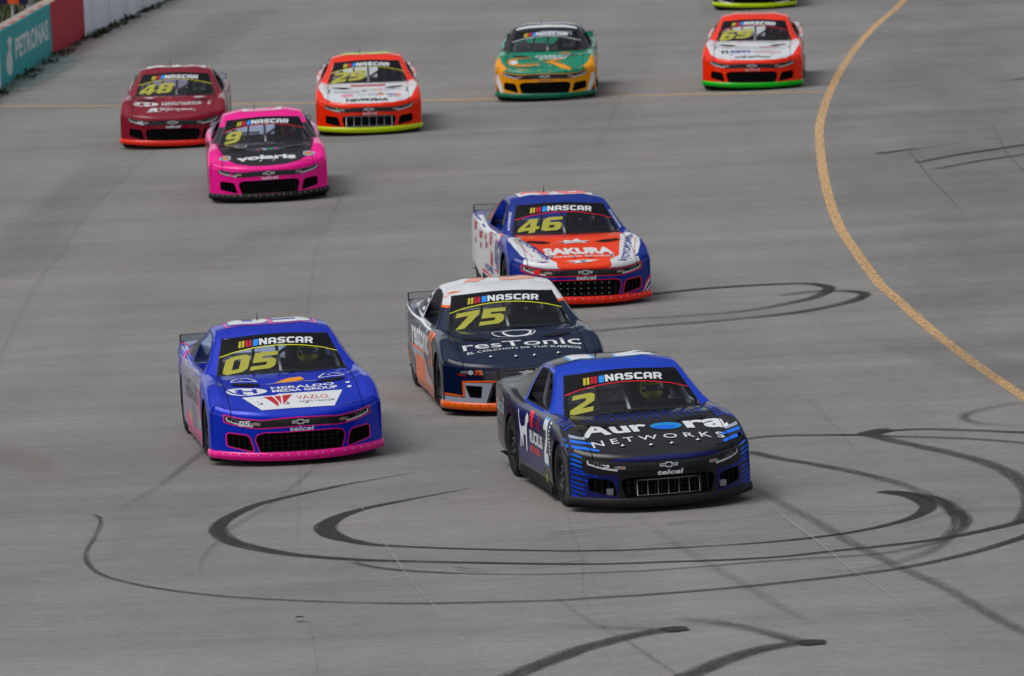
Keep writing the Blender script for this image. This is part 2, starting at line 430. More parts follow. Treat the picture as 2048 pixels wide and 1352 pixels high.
def decal(parts, proj, g, m, layer=1, step=.045, only=None, off=.0011, raise_=.0016):
    skin, fn = PROJ[proj]
    v, f = dice(g, step, XT.get(proj, ()), HOLES if proj == 'front' else ())
    if not v: return
    hs_ = [skin.hit(*fn(a, b)) for a, b in v]
    by = {}
    for q in f:
        if any(hs_[i] is None for i in q): continue
        cx = sum(v[i][0] for i in q) / len(q); cy = sum(v[i][1] for i in q) / len(q)
        h = skin.hit(*fn(cx, cy))
        if h is None: continue
        zs = [hs_[i][0] for i in q]
        if max((a - b).length for a in zs for b in zs) > step * 4: continue
        t = h[2]
        if t == 'lid': t = 'hood' if abs(h[0].x) < .745 and h[0].y < 1.66 else 'body'
        if t == 'cpillar': t = 'roof'
        if only: t = only
        by.setdefault(t, []).append(q)
    for t, qs in by.items():
        if t not in parts: continue
        ids = sorted({i for q in qs for i in q}); mp = {i: k for k, i in enumerate(ids)}
        vv = [hs_[i][0] + hs_[i][1] * (off * layer + raise_) for i in ids]; nn = [hs_[i][1] for i in ids]
        ff = []
        for q in qs:
            q2 = [mp[i] for i in q]
            a, b, c = vv[q2[0]], vv[q2[1]], vv[q2[2]]
            if (b - a).cross(c - a).dot(nn[q2[0]]) < 0: q2 = q2[::-1]
            ff.append(q2)
        parts[t].add(vv, ff, m, nn)

def cut_poly(bm, pts, axis, sel):
    """cut a convex outline into the faces chosen by sel; axis 'y' = seen from the front, 'x' = from the side"""
    P = [Vector((p[0], 0, p[1])) if axis == 'y' else Vector((0, p[0], p[1])) for p in pts]
    view = Vector((0, 1, 0)) if axis == 'y' else Vector((1, 0, 0))
    cx = sum(P, Vector()) / len(P)
    for i in range(len(P)):
        a, b = P[i], P[(i + 1) % len(P)]
        if (b - a).length < 1e-6: continue
        no = (b - a).cross(view).normalized()
        fs = [f for f in bm.faces if sel(f)]
        ge = set(fs)
        for f in fs: ge.update(f.edges); ge.update(f.verts)
        bmesh.ops.bisect_plane(bm, geom=list(ge), plane_co=a, plane_no=no, dist=1e-6)
    planes = []
    for i in range(len(P)):
        a, b = P[i], P[(i + 1) % len(P)]
        no = (b - a).cross(view)
        if no.dot(cx - a) > 0: no = -no
        planes.append((a, no))
    dl = []
    for f in bm.faces:
        if not sel(f): continue
        c = f.calc_center_median()
        if all((c - a).dot(no) < 0 for a, no in planes): dl.append(f)
    bmesh.ops.delete(bm, geom=dl, context='FACES')

CHEV_GR = [(-.455, .158), (.455, .158), (.50, .30), (.478, .352), (.41, .372), (-.41, .372), (-.478, .352), (-.50, .30)]
CHEV_DU = [(.535, .172), (.77, .226), (.80, .245), (.80, .355), (.775, .372), (.60, .352), (.565, .325), (.53, .20)]
MUS_GR = [(-.48, .165), (.48, .165), (.40, .40), (-.40, .40)]
MUS_DU = [(.565, .215), (.69, .225), (.735, .365), (.545, .355)]
mir = lambda L: [(-x, z) for x, z in L][::-1]
AXF, AXR, WR, TR_ = .99, 3.63, .372, .338
def circ(cy, r, n=28): return [(cy + r * math.cos(2 * math.pi * i / n), .335 + r * math.sin(2 * math.pi * i / n)) for i in range(n)]
SIDE_WIN = [(1.93, .90), (3.05, .91), (3.06, 1.245), (2.74, 1.255), (2.47, 1.222), (2.29, 1.135)]
_cut = {}
def cut_skin(model):
    """the body with wheel arches, mouth, ducts, cockpit and side windows really cut out: part -> (verts, faces)"""
    if model in _cut: return _cut[model]
    out = {}
    for sk, low in ((LOW, True), (CAN, False)):
        bm = bmesh.new(); ly = bm.faces.layers.int.new('t'); names = sorted(set(sk.T))
        vs = [bm.verts.new(p) for p in sk.V]
        for q, t in zip(sk.F, sk.T):
            try: f = bm.faces.new([vs[i] for i in q]); f[ly] = names.index(t)
            except ValueError: pass
        bmesh.ops.remove_doubles(bm, verts=bm.verts, dist=1e-4)
        bmesh.ops.recalc_face_normals(bm, faces=bm.faces)
        bm.normal_update()
        if low:
            ib, il, ibd = names.index('bumper'), names.index('lid'), names.index('body')
            gr, du = (CHEV_GR, CHEV_DU) if model == 'c' else (MUS_GR, MUS_DU)
            cut_poly(bm, gr, 'y', lambda f: f[ly] == ib and f.calc_center_median().z < .45 and abs(f.calc_center_median().x) < .62)
            for sgn, D_ in ((1, du), (-1, mir(du))):
                cut_poly(bm, D_, 'y', lambda f: f[ly] == ib and f.calc_center_median().z < .45 and .45 < f.calc_center_median().x * sgn < .88)
            for sgn in (1, -1):
                for cy in (AXF, AXR):
                    cut_poly(bm, circ(cy, WR), 'x', lambda f: f[ly] != il and f.calc_center_median().x * sgn > .75 and abs(f.calc_center_median().y - cy) < .55 and f.calc_center_median().z < .80)
            lid = [f for f in bm.faces if f[ly] == il]
            for co, no in (((.745, 0, 0), (1, 0, 0)), ((-.745, 0, 0), (1, 0, 0)), ((0, 1.66, 0), (0, 1, 0)), ((0, 3.45, 0), (0, 1, 0))):
                lid = [f for f in bm.faces if f[ly] == il]; ge = set(lid)
                for f in lid: ge.update(f.edges); ge.update(f.verts)
                bmesh.ops.bisect_plane(bm, geom=list(ge), plane_co=co, plane_no=no, dist=1e-6)
            dl = [f for f in bm.faces if f[ly] == il and abs(f.calc_center_median().x) < .745 and 1.66 < f.calc_center_median().y < 3.45]
            bmesh.ops.delete(bm, geom=dl, context='FACES')
        else:
            ir = names.index('roof')
            for zc in (1.10, 1.125):
                ge = set(f for f in bm.faces if f[ly] == ir and f.calc_center_median().y < 2.5)
                for f in list(ge): ge.update(f.edges); ge.update(f.verts)
                bmesh.ops.bisect_plane(bm, geom=list(ge), plane_co=(0, 0, zc), plane_no=(0, 0, 1), dist=1e-6)
            for sgn in (1, -1):
                cut_poly(bm, SIDE_WIN, 'x', lambda f: f[ly] == ir and f.calc_center_median().x * sgn > .60 and f.calc_center_median().z < 1.27 and abs(f.normal.x) > .45)
        bm.normal_update(); bm.verts.index_update()
        VN = {v.index: tuple(v.normal) for v in bm.verts}
        for f in bm.faces:
            t = names[f[ly]]; c = f.calc_center_median()
            if t == 'lid': t = 'hood' if abs(c.x) < .745 and c.y < 1.66 else 'body'
            if t == 'roof' and c.y < 2.26 and c.z < 1.125: t = 'pillar' if c.z < 1.10 else 'pband'
            d = out.setdefault(t, ({}, [], [], []))
            q = []
            for v in f.verts:
                if v.index not in d[0]: d[0][v.index] = len(d[1]); d[1].append(v.co.copy()); d[3].append(VN[v.index])
                q.append(d[0][v.index])
            d[2].append(q)
        bm.free()
    _cut[model] = out; return out

def recess(pm, pts, depth, m, back, proj='front', shrink=.96, step=.03):
    """inner walls and a back plate for an opening"""
    L = []
    for i in range(len(pts)):
        a, b = Vector(pts[i]), Vector(pts[(i + 1) % len(pts)]); k = max(1, int((b - a).length / step))
        L += [a + (b - a) * j / k for j in range(k)]
    skin, fn = PROJ[proj]; cx = sum(L, Vector((0, 0))) / len(L)
    A = []; B = []
    for p in L:
        o, d = fn(p.x, p.y); h = skin.hit(o, d)
        if h is None: continue
        A.append(h[0] - d * .001); q = cx + (p - cx) * shrink; o2, _ = fn(q.x, q.y); h2 = skin.hit(o2, d)
        B.append((h2 or h)[0] + d * depth)
    n_ = len(A)
    pm.add(A + B, [(i, (i + 1) % n_, n_ + (i + 1) % n_, n_ + i) for i in range(n_)], m)
    c = sum(B, Vector()) / n_
    pm.add(B + [c], [(i, (i + 1) % n_, n_) for i in range(n_)], back)

# ------------------------------------------------------------------ shared materials
WHITE = srgb(228, 234, 238)
paint('white_paint', (.74, .77, .79)); paint('black_vinyl', (.012, .012, .014)); paint('charcoal_paint', (.020, .020, .023))
mat('black_plastic', (.014, .014, .015), .55); mat('inside_black', (.008, .008, .009), .9); mat('rubber', (.018, .018, .019), .82, bump=.2, scale=40)
mat('rim_black', (.022, .022, .024), .4, .3); mat('bar_grey', (.72, .74, .76), .4); mat('cage_dark', (.16, .165, .17), .5)
mat('cockpit_grey', (.60, .62, .64), .6, noise=.3, scale=3); mat('chrome_line', (.75, .78, .8), .25, .3); mat('lens_dark', (.012, .012, .014), .12, coat=.6)
mat('lens_grey', (.35, .36, .38), .2, .5); mat('amber', (.55, .22, .12), .3); mat('alu', (.5, .51, .52), .35, .9)
mat('num_yellow', srgb(222, 220, 85, .58), .5); mat('line_yellow', srgb(235, 235, 40, .85), .5); mat('line_red', srgb(225, 25, 55), .5)
mat('nas_yellow', srgb(215, 200, 50, .85), .5); mat('nas_red', srgb(200, 15, 50), .5); mat('nas_blue', srgb(20, 150, 245), .5); mat('banner_black', (.006, .006, .008), .35, spec=.08)
mat('vinyl_white', (.75, .78, .80), .4); mat('suit_black', (.02, .02, .022), .8); mat('visor', (.03, .01, .09), .08, coat=1); mat('gap', (.004, .004, .004), .8)
mat('silver_panel', (.45, .47, .49), .28, .6)
def P_(name, r, g, b, k=1., metal=0.): paint(name, srgb(r, g, b, k), metal); return name
P_('blue_royal', 0, 68, 215, .8); P_('blue_bright', 10, 115, 245); P_('purple_dark', 16, 22, 92); P_('blue_wrap', 0, 48, 212, .85, .2); P_('navy', 5, 26, 58)
P_('orange_neon', 255, 105, 15); P_('red_neon', 255, 22, 25); P_('grey_light', 170, 178, 192); P_('grey_mid', 66, 66, 74); P_('pink_neon', 255, 20, 150)
P_('blue_deep', 0, 42, 152, .9); P_('orange_red', 255, 66, 0); P_('red_glyph', 190, 40, 60); P_('pink_hot', 255, 5, 150); P_('maroon', 136, 0, 32); P_('splitter_red', 255, 42, 15)
P_('orange_fluo', 255, 45, 0); P_('lime', 200, 225, 0); P_('green_cr', 0, 140, 105); P_('green_dark', 0, 110, 80); P_('amber_paint', 245, 160, 0); P_('green_fluo', 0, 190, 20)
P_('gold', 205, 140, 50); P_('blue_mark', 20, 70, 170); P_('disc_blue', 20, 150, 225); P_('red_mark', 200, 25, 40); P_('green_mark', 40, 190, 90); P_('dusty_lilac', 150, 140, 165)
P_('orange_pale', 245, 140, 80); P_('brown_dark', 62, 48, 56); P_('grey_ink', 110, 120, 128); P_('teal_mark', 60, 120, 115); P_('silver_blue', 165, 180, 205); P_('hi_vis', 215, 235, 30)

# ------------------------------------------------------------------ driver (one continuous body)
def make_person():
    me = bpy.data.meshes.new('person'); bm = bmesh.new()
    J = {}; rad = {}
    def j(n_, p, r, par=None):
        J[n_] = bm.verts.new(p); rad[n_] = r
        if par: bm.edges.new((J[par], J[n_]))
    # origin = seat point, facing -Y
    j('pel', (0, 0, .10), .14); j('belly', (0, .03, .26), .135, 'pel'); j('chest', (0, .05, .44), .15, 'belly'); j('neckb', (0, .04, .56), .075, 'chest'); j('neck', (0, .02, .62), .055, 'neckb'); j('head', (0, 0, .72), .085, 'neck'); j('crown', (0, .005, .80), .07, 'head')
    for s in (-1, 1):
        k = 'l' if s < 0 else 'r'
        j(k + 'sh', (s * .19, .05, .51), .065, 'neckb'); j(k + 'el', (s * .25, -.14, .34), .047, k + 'sh'); j(k + 'wr', (s * .155, -.37, .42), .032, k + 'el'); j(k + 'pa', (s * .145, -.43, .45), .034, k + 'wr')
        for q in range(4):
            j(f'{k}f{q}a', (s * (.150 - .012 * q), -.475 + .004 * q, .485 - .018 * q), .011, k + 'pa'); j(f'{k}f{q}b', (s * (.135 - .012 * q), -.49, .492 - .018 * q), .009, f'{k}f{q}a'); j(f'{k}f{q}c', (s * (.118 - .012 * q), -.472, .488 - .018 * q), .008, f'{k}f{q}b')
        j(k + 'th1', (s * .115, -.43, .49), .012, k + 'pa'); j(k + 'th2', (s * .105, -.455, .50), .009, k + 'th1')
        j(k + 'hip', (s * .10, -.05, .09), .095, 'pel'); j(k + 'kn', (s * .13, -.46, .20), .065, k + 'hip'); j(k + 'an', (s * .12, -.80, .0), .042, k + 'kn'); j(k + 'toe', (s * .12, -.93, .04), .035, k + 'an')
    bm.verts.index_update(); order = {n_: v.index for n_, v in J.items()}
    bm.to_mesh(me); bm.free()
    o = bpy.data.objects.new('person', me); C.objects.link(o)
    md = o.modifiers.new('s', 'SKIN'); md.use_smooth_shade = True
    sv = me.skin_vertices[0].data
    for n_, i in order.items(): sv[i].radius = (rad[n_], rad[n_])
    sv[order['pel']].use_root = True
    o.modifiers.new('u', 'SUBSURF').levels = 1
    dg = bpy.context.evaluated_depsgraph_get(); m2 = bpy.data.meshes.new_from_object(o.evaluated_get(dg))
    bpy.data.objects.remove(o); m2.materials.clear(); m2.materials.append(MATS['suit_black']); m2.name = 'person'
    for p in m2.polygons: p.use_smooth = True
    return m2
PERSON = make_person()
def helmet_geo(pm, m):
    v = []; f = []; nu, nv = 20, 14
    for i in range(nv + 1):
        th = math.pi * i / nv
        for k in range(nu):
            ph = 2 * math.pi * k / nu; x = .128 * math.sin(th) * math.sin(ph); y = -.150 * math.sin(th) * math.cos(ph); z = .140 * math.cos(th)
            if z < -.06: z = -.06 + (z + .06) * .85
            if y < -.09 and z < 0: y -= .02
            v.append((x, y, z + .74))
    for i in range(nv):
        for k in range(nu): f.append((i * nu + k, i * nu + (k + 1) % nu, (i + 1) * nu + (k + 1) % nu, (i + 1) * nu + k))
    pm.add(v, f, m)
def make_driver(label, helm, root):
    o = bpy.data.objects.new('person', PERSON); C.objects.link(o)
    o.matrix_world = root.matrix_world @ Matrix.Translation((.42, 2.68, .225))
    tag(o, label, 'person', 'drivers seated in the race cars')
    pm = PM(); helmet_geo(pm, helm); h = pm.build('helmet', o)
    pm = PM(); v = []; f = []
    for i in range(7):
        for k in range(13):
            ph = R(-68 + 136 * k / 12); z = .795 - .085 * i / 6; r = math.sqrt(max(0, 1 - ((z - .74) / .14) ** 2))
            v.append((.131 * r * math.sin(ph), -.154 * r * math.cos(ph) - .002, z))
    for i in range(6):
        for k in range(12): f.append((i * 13 + k, i * 13 + k + 1, (i + 1) * 13 + k + 1, (i + 1) * 13 + k))
    pm.add(v, f, 'visor'); pm.build('visor', h)
    return o

# ------------------------------------------------------------------ wheels, cage and other parts
def wheel(root, x, y, sx, dz=0):
    w_ = empty('wheel', (x, y, TR_ + dz)); w_.parent = root
    t = PM(); W2 = .14
    t.lathe([(.205, -W2 + .01), (.235, -W2), (.29, -W2 - .006), (.318, -W2 + .006), (.333, -W2 + .03), (.338, -W2 + .06), (.338, W2 - .06), (.333, W2 - .03), (.318, W2 - .006), (.29, W2 + .006), (.235, W2), (.205, W2 - .01)], (0, 0, 0), 'rubber', 40)
    t.build('tyre', w_)
    r = PM(); o = sx
    r.lathe([(.207, -W2 + .012), (.207, W2 - .012)], (0, 0, 0), 'rim_black', 32)
    r.lathe([(.212, o * (W2 - .01)), (.20, o * (W2 + .004)), (.185, o * (W2 - .02)), (.165, o * .07), (.10, o * .085), (.065, o * .11), (.045, o * .125), (.0, o * .125)], (0, 0, 0), 'rim_black', 32)
    for k in range(10):
        a = 2 * math.pi * k / 10; r.lathe([(.0, o * .084), (.018, o * .083)], (0, .135 * math.cos(a), .135 * math.sin(a)), 'inside_black', 10)
    for k in range(5):
        a = 2 * math.pi * k / 5; r.lathe([(.012, o * .09), (.012, o * .125), (0, o * .125)], (0, .075 * math.cos(a), .075 * math.sin(a)), 'cage_dark', 8)
    r.build('rim', w_)

def rocker_strip(pm, sx, y0, y1, z0, z1, m, off=.004):
    ys = [y0 + (y1 - y0) * i / 10 for i in range(11)]; v = []
    for y in ys:
        h = LOW.hit(Vector((sx * 3, y, z1)), Vector((-sx, 0, 0))); x = h[0].x if h else sx * .95
        for z, e in ((z1, off), (z0, off), (z0, -.02)): v.append((x + sx * e, y, z))
    pm.add(v, [(3 * i + a, 3 * i + a + 1, 3 * (i + 1) + a + 1, 3 * (i + 1) + a) for i in range(10) for a in (0, 1)], m)

RING = None
def ring_pts():
    """front half outline from left wheel arch round the nose to the right wheel arch"""
    fr_, sd_, _ = make_ring(); h = fr_ + [p for p in sd_ if p[1] < .64]
    L = [(-x, y) for x, y, _ in h[:0:-1]] + [(x, y) for x, y, _ in h]
    return L
RP = ring_pts()
def splitter(root, m, rivet=None):
    pm = PM(); v = []
    n_ = len(RP)
    for i, (x, y) in enumerate(RP):
        a = Vector(RP[max(0, i - 1)]); b = Vector(RP[min(n_ - 1, i + 1)]); t = (b - a).normalized(); nn = Vector((t.y, -t.x))
        if nn.dot(Vector((x, y - 1.2))) < 0: nn = -nn
        k = (abs(x) / .97) ** 2; zt = .152 + .022 * k; zb = .058 + .034 * k
        for z, e in ((zt + .004, -.01), (zt, .010), ((zt + zb) / 2, .020), (zb, .016), (zb - .004, -.05)):
            v.append((x + nn.x * e, y + nn.y * e, z))
    pm.add(v, [(5 * i + a, 5 * i + a + 1, 5 * (i + 1) + a + 1, 5 * (i + 1) + a) for i in range(n_ - 1) for a in range(4)], m)
    if rivet:
        for sgn in (-1, 1):
            for xx in (.03, .14, .25, .36, .47, .58, .68, .77, .85, .92):
                X = sgn * xx; i = min(range(n_), key=lambda q: abs(RP[q][0] - X) + (0 if RP[q][1] < .5 else 9)); x, y = RP[i]
                k = (abs(x) / .97) ** 2; z = .125 + .025 * k; r = .0075
                pm.add([(x + dx * r, y - .0225 - (.005 if (dx == 0 and dz == 0) else 0), z + dz * r) for dx, dz in [(0, 0)] + [(math.cos(q * math.pi / 4), math.sin(q * math.pi / 4)) for q in range(8)]], [(0, 1 + q, 1 + (q + 1) % 8) for q in range(8)], rivet)
    return pm.build('splitter', root)

def weld(pm):
    d = {}; mp = []; nv = []; nn = []
    for p, q in zip(pm.v, pm.n):
        k = tuple(round(c, 4) for c in p)
        if k not in d: d[k] = len(nv); nv.append(p); nn.append(q)
        mp.append(d[k])
    pm.v, pm.n = nv, nn; keep = [i for i, f in enumerate(pm.f) if len({mp[j] for j in f}) > 2]
    pm.f = [list(dict.fromkeys(mp[j] for j in pm.f[i])) for i in keep]; pm.m = [pm.m[i] for i in keep]; pm.sm = [pm.sm[i] for i in keep]

def build_car(name, label, pos, yaw, roll, mt, deco, model='c', num='0', bline='line_yellow', ws_extra=None, pins='alu', detail=True, dmarks=None, helm='charcoal_paint', dlabel=None, sp_rivet='alu', grille='black'):
    root = empty(name); root.matrix_world = Matrix.Translation((pos[0], pos[1], 0)) @ Matrix.Rotation(R(yaw), 4, 'Z') @ Matrix.Rotation(-roll if False else math.atan(-roll) , 4, 'Y')
    tag(root, label, 'race car', 'stock cars racing through the corner')
    parts = {k: PM() for k in ('bumper', 'body', 'hood', 'roof', 'glass', 'rear')}
    cut = cut_skin(model)
    HOLES[:] = [CHEV_GR, CHEV_DU, mir(CHEV_DU)] if model == 'c' else [MUS_GR, MUS_DU, mir(MUS_DU)]
    for t, pm in parts.items():
        m = {'bumper': mt['bumper'], 'body': mt['body'], 'hood': mt['hood'], 'roof': mt['roof'], 'glass': 'glass', 'rear': 'glass'}[t]
        pm.add(cut[t][1], cut[t][2], m)
    parts['roof'].add(cut['cpillar'][1], cut['cpillar'][2], mt.get('cpillar', mt['roof']))
    for sgn in (-1, 1):
        pil = PM()
        for tg in ('pillar', 'pband'):
            qs = [q for q in cut[tg][2] if cut[tg][1][q[0]].x * sgn > 0]; ids = sorted({i for q in qs for i in q}); mp = {i: k for k, i in enumerate(ids)}
            pil.add([cut[tg][1][i] for i in ids], [[mp[i] for i in q] for q in qs], mt.get(tg, mt['roof']))
        weld(pil)
        pil.build('windshield_pillar', root)
    D = lambda *a, **k: decal(parts, *a, **k)
    # --- windscreen banner and number
    D('ws', poly([(-.672, .470), (-.5, .515), (0, .55), (.5, .515), (.672, .470), (.605, .80), (-.605, .80)]), 'banner_black', 1, .05, only='glass')
    D('ws', line([(-.675, .470), (-.5, .512), (-.25, .54), (0, .55), (.25, .54), (.5, .512), (.675, .470)], .017), bline, 2, .05, only='glass')
    if mt.get('banner', 1):
        for x, wd, c in ((-.445, .028, 'nas_yellow'), (-.407, .028, 'nas_yellow'), (-.365, .030, 'nas_red'), (-.326, .030, 'nas_red'), (-.278, .058, 'nas_blue')):
            D('ws', poly([(x, .578), (x + wd, .578), (x + wd + .022, .70), (x + .022, .70)]), c, 2, .06, only='glass')
        D('ws', fit(block('NASCAR'), -.205, .415, .582, .705, .12), 'vinyl_white', 2, .06, only='glass')
    if num: nw = .30 * len(num) if len(num) > 1 else .25
    if num: D('ws', fit(block(num, .09), -.69, -.69 + nw, .10, .43, .28), 'num_yellow', 1, .06, only='glass')
    # black frit round the glass
    for sgn in (-1, 1): D('ws', poly([(sgn * .762, -.02), (sgn * .722, -.02), (sgn * .585, .75), (sgn * .612, .75)]), 'banner_black', 1, .06, only='glass')
    D('ws', poly([(-.78, -.03), (.78, -.03), (.77, .012), (-.77, .012)]), 'banner_black', 1, .05, only='glass')
    # rear quarter windows, seams
    for pj in ('cleft', 'cright'):
        s = -1 if pj == 'cleft' else 1
        q = [(3.13, .935), (3.13, 1.215), (3.38, 1.165), (3.78, 1.0), (3.74, .955)]
        D(pj, poly([(s * y, z) for y, z in q]), mt.get('quarter', 'black_vinyl'), 1, .07)
        D(pj, line([(s * y, z) for y, z in SIDE_WIN + SIDE_WIN[:1]], .014), 'banner_black', 1, .07)
    for sgn in (-1, 1): D('top', line([(sgn * .742, .30), (sgn * .742, .9), (sgn * .742, 1.6)], .007), 'gap', 6, .04)
    # --- nose
    gr, du = (CHEV_GR, CHEV_DU) if model == 'c' else (MUS_GR, MUS_DU)
    recess(parts['bumper'], gr, .13, 'inside_black', 'inside_black', shrink=.93)
    recess(parts['bumper'], du, .10, 'inside_black', 'inside_black', shrink=.9); recess(parts['bumper'], mir(du), .10, 'inside_black', 'inside_black', shrink=.9)
    hl = {}
    if model == 'c':
        band = [(0, .527), (.25, .522), (.42, .510), (.62, .527), (.815, .568), (.815, .50), (.70, .466), (.55, .438), (.42, .430), (.25, .436), (0, .440)]
        full = band + mir(band)[1:-1][::1]
        full = band[:-1] + [(0, .440)] + [(-x, z) for x, z in band[-2:0:-1]]
        D('front', poly(full), 'charcoal_paint', 1, .05)
        if mt.get('trim'): D('front', ring(full, .011), mt['trim'], 2, .05)
        for k in range(9):
            x = -.36 + k * .09; D('front', line([(x - .045, .445), (x, .463), (x, .50), (x + .045, .518)], .004), 'grey_mid', 3, .05)
        bt = [(-.105, .468), (-.035, .468), (-.030, .455), (.040, .455), (.040, .468), (.105, .468), (.112, .498), (.040, .498), (.036, .511), (-.036, .511), (-.038, .498), (-.100, .498)]
        D('front', ring([(x * .9, z) for x, z in bt], -.010), 'chrome_line', 4, .05)
        for sgn in (-1, 1):
            hp = {'bumper': PM()}
            f_ = lambda L: [(sgn * x, z) for x, z in L]
            decal(hp, 'front', poly(f_([(.425, .440), (.55, .446), (.69, .474), (.803, .508), (.803, .558), (.62, .519), (.425, .502)])), 'lens_dark', 4, .05)
            decal(hp, 'front', line(f_([(.79, .548), (.787, .515), (.70, .483), (.60, .462), (.52, .450)]), .015, .020), 'chrome_line', 6, .05)
            for cx, cz, r in ((.715, .513, .020), (.66, .497, .016)): decal(hp, 'front', ring(ellipse(sgn * cx, cz, r, r * .95, 14), .005), 'lens_grey', 6, .05)
            decal(hp, 'front', poly(f_([(.44, .458), (.53, .462), (.555, .485), (.50, .496), (.44, .488)])), 'lens_grey', 6, .05)
            decal(hp, 'front', poly(f_([(.46, .466), (.50, .468), (.51, .484), (.46, .482)])), 'amber', 7, .05)
            if dmarks and sgn < 0: dmarks(hp)
            hp['bumper'].build('headlight', root)
            D('front', poly(f_([(.772, .25), (.792, .25), (.792, .345), (.772, .345)])), 'chrome_line', 1, .05)
        if mt.get('trim'):
            for L in (gr, du, mir(du)): D('front', ring(L, .012 if L is not gr else .010), mt['trim'], 1, .05)
        D('front', fit(text('telcel', .03), -.13, .14, .383, .433, .25), mt.get('tel', 'vinyl_white'), 2, .05)
        # main grille bars
        g = PM(); bm_ = 'alu' if grille == 'frame' else ('chrome_line' if grille == 'light' else 'black_plastic')
        yb = .115
        x0, x1, z0, z1 = (-.33, .33, .175, .335) if grille == 'frame' else (-.42, .42, .17, .355)
        if grille != 'black':
            for z in (z0, z1): g.tube([(x0, yb, z), (0, yb - .02, z), (x1, yb, z)], .006, bm_, 6)
            for k in range(7): x = x0 + (x1 - x0) * k / 6; g.tube([(x, yb - .01, z0), (x, yb - .01, z1)], .006, bm_, 6)
        for k in range(13): x = -.42 + .07 * k; g.box((x, yb + .015, .265), (.012, .03, .20), 'black_plastic')
        for z in (.21, .26, .31): g.box((0, yb + .03, z), (.9, .012, .012), 'black_plastic')
        if grille == 'studs':
            for k in range(8):
                for z in (.19, .26, .335): g.box((-.33 + .094 * k, .095, z), (.016, .01, .009), 'chrome_line')
        g.build('grille', root)
        # brake duct vanes
        for sgn in (-1, 1):
            g = PM()
            for x in (.60, .66, .72): g.box((sgn * x, yplan(x) + .075, .27), (.008, .05, .15), 'black_plastic', Matrix.Rotation(sgn * .5, 3, 'Z'))
            if grille == 'frame': g.lathe([(.045, .30), (.045, .28), (.03, .275), (.0, .28)][::-1], (sgn * .60, 0, .235), 'lens_grey', 16, 'X') if False else g.box((sgn * .60, yplan(.60) + .05, .225), (.07, .02, .07), 'lens_grey')
            g.build('duct_vanes', root)
    else:
        D('front', poly([(-.50, .405), (.50, .405), (.56, .47), (.50, .545), (0, .552), (-.50, .545), (-.56, .47)]), 'brown_dark', 1, .05)
        for r_ in range(5):
            for k in range(26):
                x = -.50 + .04 * k + .02 * (r_ % 2); z = .425 + .023 * r_
                D('front', ring(ellipse(x, z, .013, .009, 6), .003), 'grey_ink', 2, .2)
        pony = [(-.13, .50), (-.10, .515), (-.06, .512), (-.03, .525), (.02, .518), (.06, .522), (.09, .535), (.12, .53), (.11, .515), (.07, .505), (.05, .49), (.09, .475), (.085, .467), (.04, .482), (.0, .488), (-.05, .472), (-.10, .476), (-.07, .487), (-.08, .497)]
        D('front', poly(pony), 'vinyl_white', 3, .05)
        for sgn in (-1, 1):
            hp = {'bumper': PM()}; f_ = lambda L: [(sgn * x, z) for x, z in L]
            decal(hp, 'front', poly(f_([(.545, .47), (.80, .478), (.815, .50), (.78, .535), (.70, .553), (.58, .553)])), 'lens_dark', 3, .05)
            decal(hp, 'front', poly(f_([(.70, .505), (.77, .50), (.775, .53), (.70, .54)])), 'lens_grey', 5, .05)
            decal(hp, 'front', poly(ellipse(sgn * .665, .515, .03, .027, 16)), 'chrome_line', 6, .05)
            decal(hp, 'front', line(f_([(.81, .497), (.78, .484), (.72, .476)]), .006), 'splitter_red', 5, .05)
            if sgn < 0: decal(hp, 'front', fit(block('75'), -.63, -.545, .487, .54, .25), 'orange_neon', 7, .05)
            decal(hp, 'front', line(f_([(.55, .49), (.575, .543)]), .010), 'chrome_line', 5, .05); decal(hp, 'front', line(f_([(.53, .49), (.555, .543)]), .010), 'chrome_line', 5, .05)
            hp['bumper'].build('headlight', root)
        g = PM()
        for z in (.20, .25, .30, .35): g.box((0, .12, z), (.86, .02, .010), 'black_plastic')
        for k in range(5): g.box((-.36 + .18 * k, .12, .27), (.02, .03, .24), 'charcoal_paint')
        g.build('grille', root)
    deco(D)
    if num in ('2', '05', '75', '46'): D('right', fit(block(num, .09), 1.85, 1.85 + .34 * len(num), .36, .82), {'2': 'vinyl_white', '05': 'pink_neon', '75': 'orange_neon', '46': 'vinyl_white'}[num], 3)
    # wheel-arch liners, floor
    for sgn in (-1, 1):
        for cy in (AXF, AXR):
            v = []; L = [p for p in circ(cy, WR, 40) if p[1] > max(.14, zbot(.95, p[0]) + .015)]
            L.sort(key=lambda p: math.atan2(p[1] - .335, p[0] - cy))
            for y, z in L:
                h = LOW.hit(Vector((sgn * 3, y, z)), Vector((-sgn, 0, 0))); x = h[0].x if h else sgn * .95
                v += [(x, y, z), (x - sgn * .045, y, z), (sgn * .62, y, z)]
            parts['body'].add(v, [(3 * i + a, 3 * i + a + 1, 3 * i + a + 4, 3 * i + a + 3) for i in range(len(L) - 1) for a in (0, 1)], 'inside_black')
    parts['body'].add([(-.90, .45, .13), (.90, .45, .13), (.90, 4.7, .16), (-.90, 4.7, .16)], [(0, 1, 2, 3)], 'inside_black', smooth=False)
    parts['bumper'].add([(-.84, .44, .12), (.84, .44, .12), (.45, .12, .12), (-.45, .12, .12)], [(0, 1, 2, 3)], 'inside_black', smooth=False)
    for sgn in (-1, 1): rocker_strip(parts['body'], sgn, 1.40, 3.22, .085, .20, mt.get('rocker', 'black_plastic'))
    parts['bumper'].build('front_bumper', root); parts['body'].build('body_panels', root)
    hood = parts['hood'].build('hood', root); parts['roof'].build('roof', root); parts['glass'].build('windshield', root); parts['rear'].build('rear_window', root)
    splitter(root, mt['splitter'], sp_rivet)
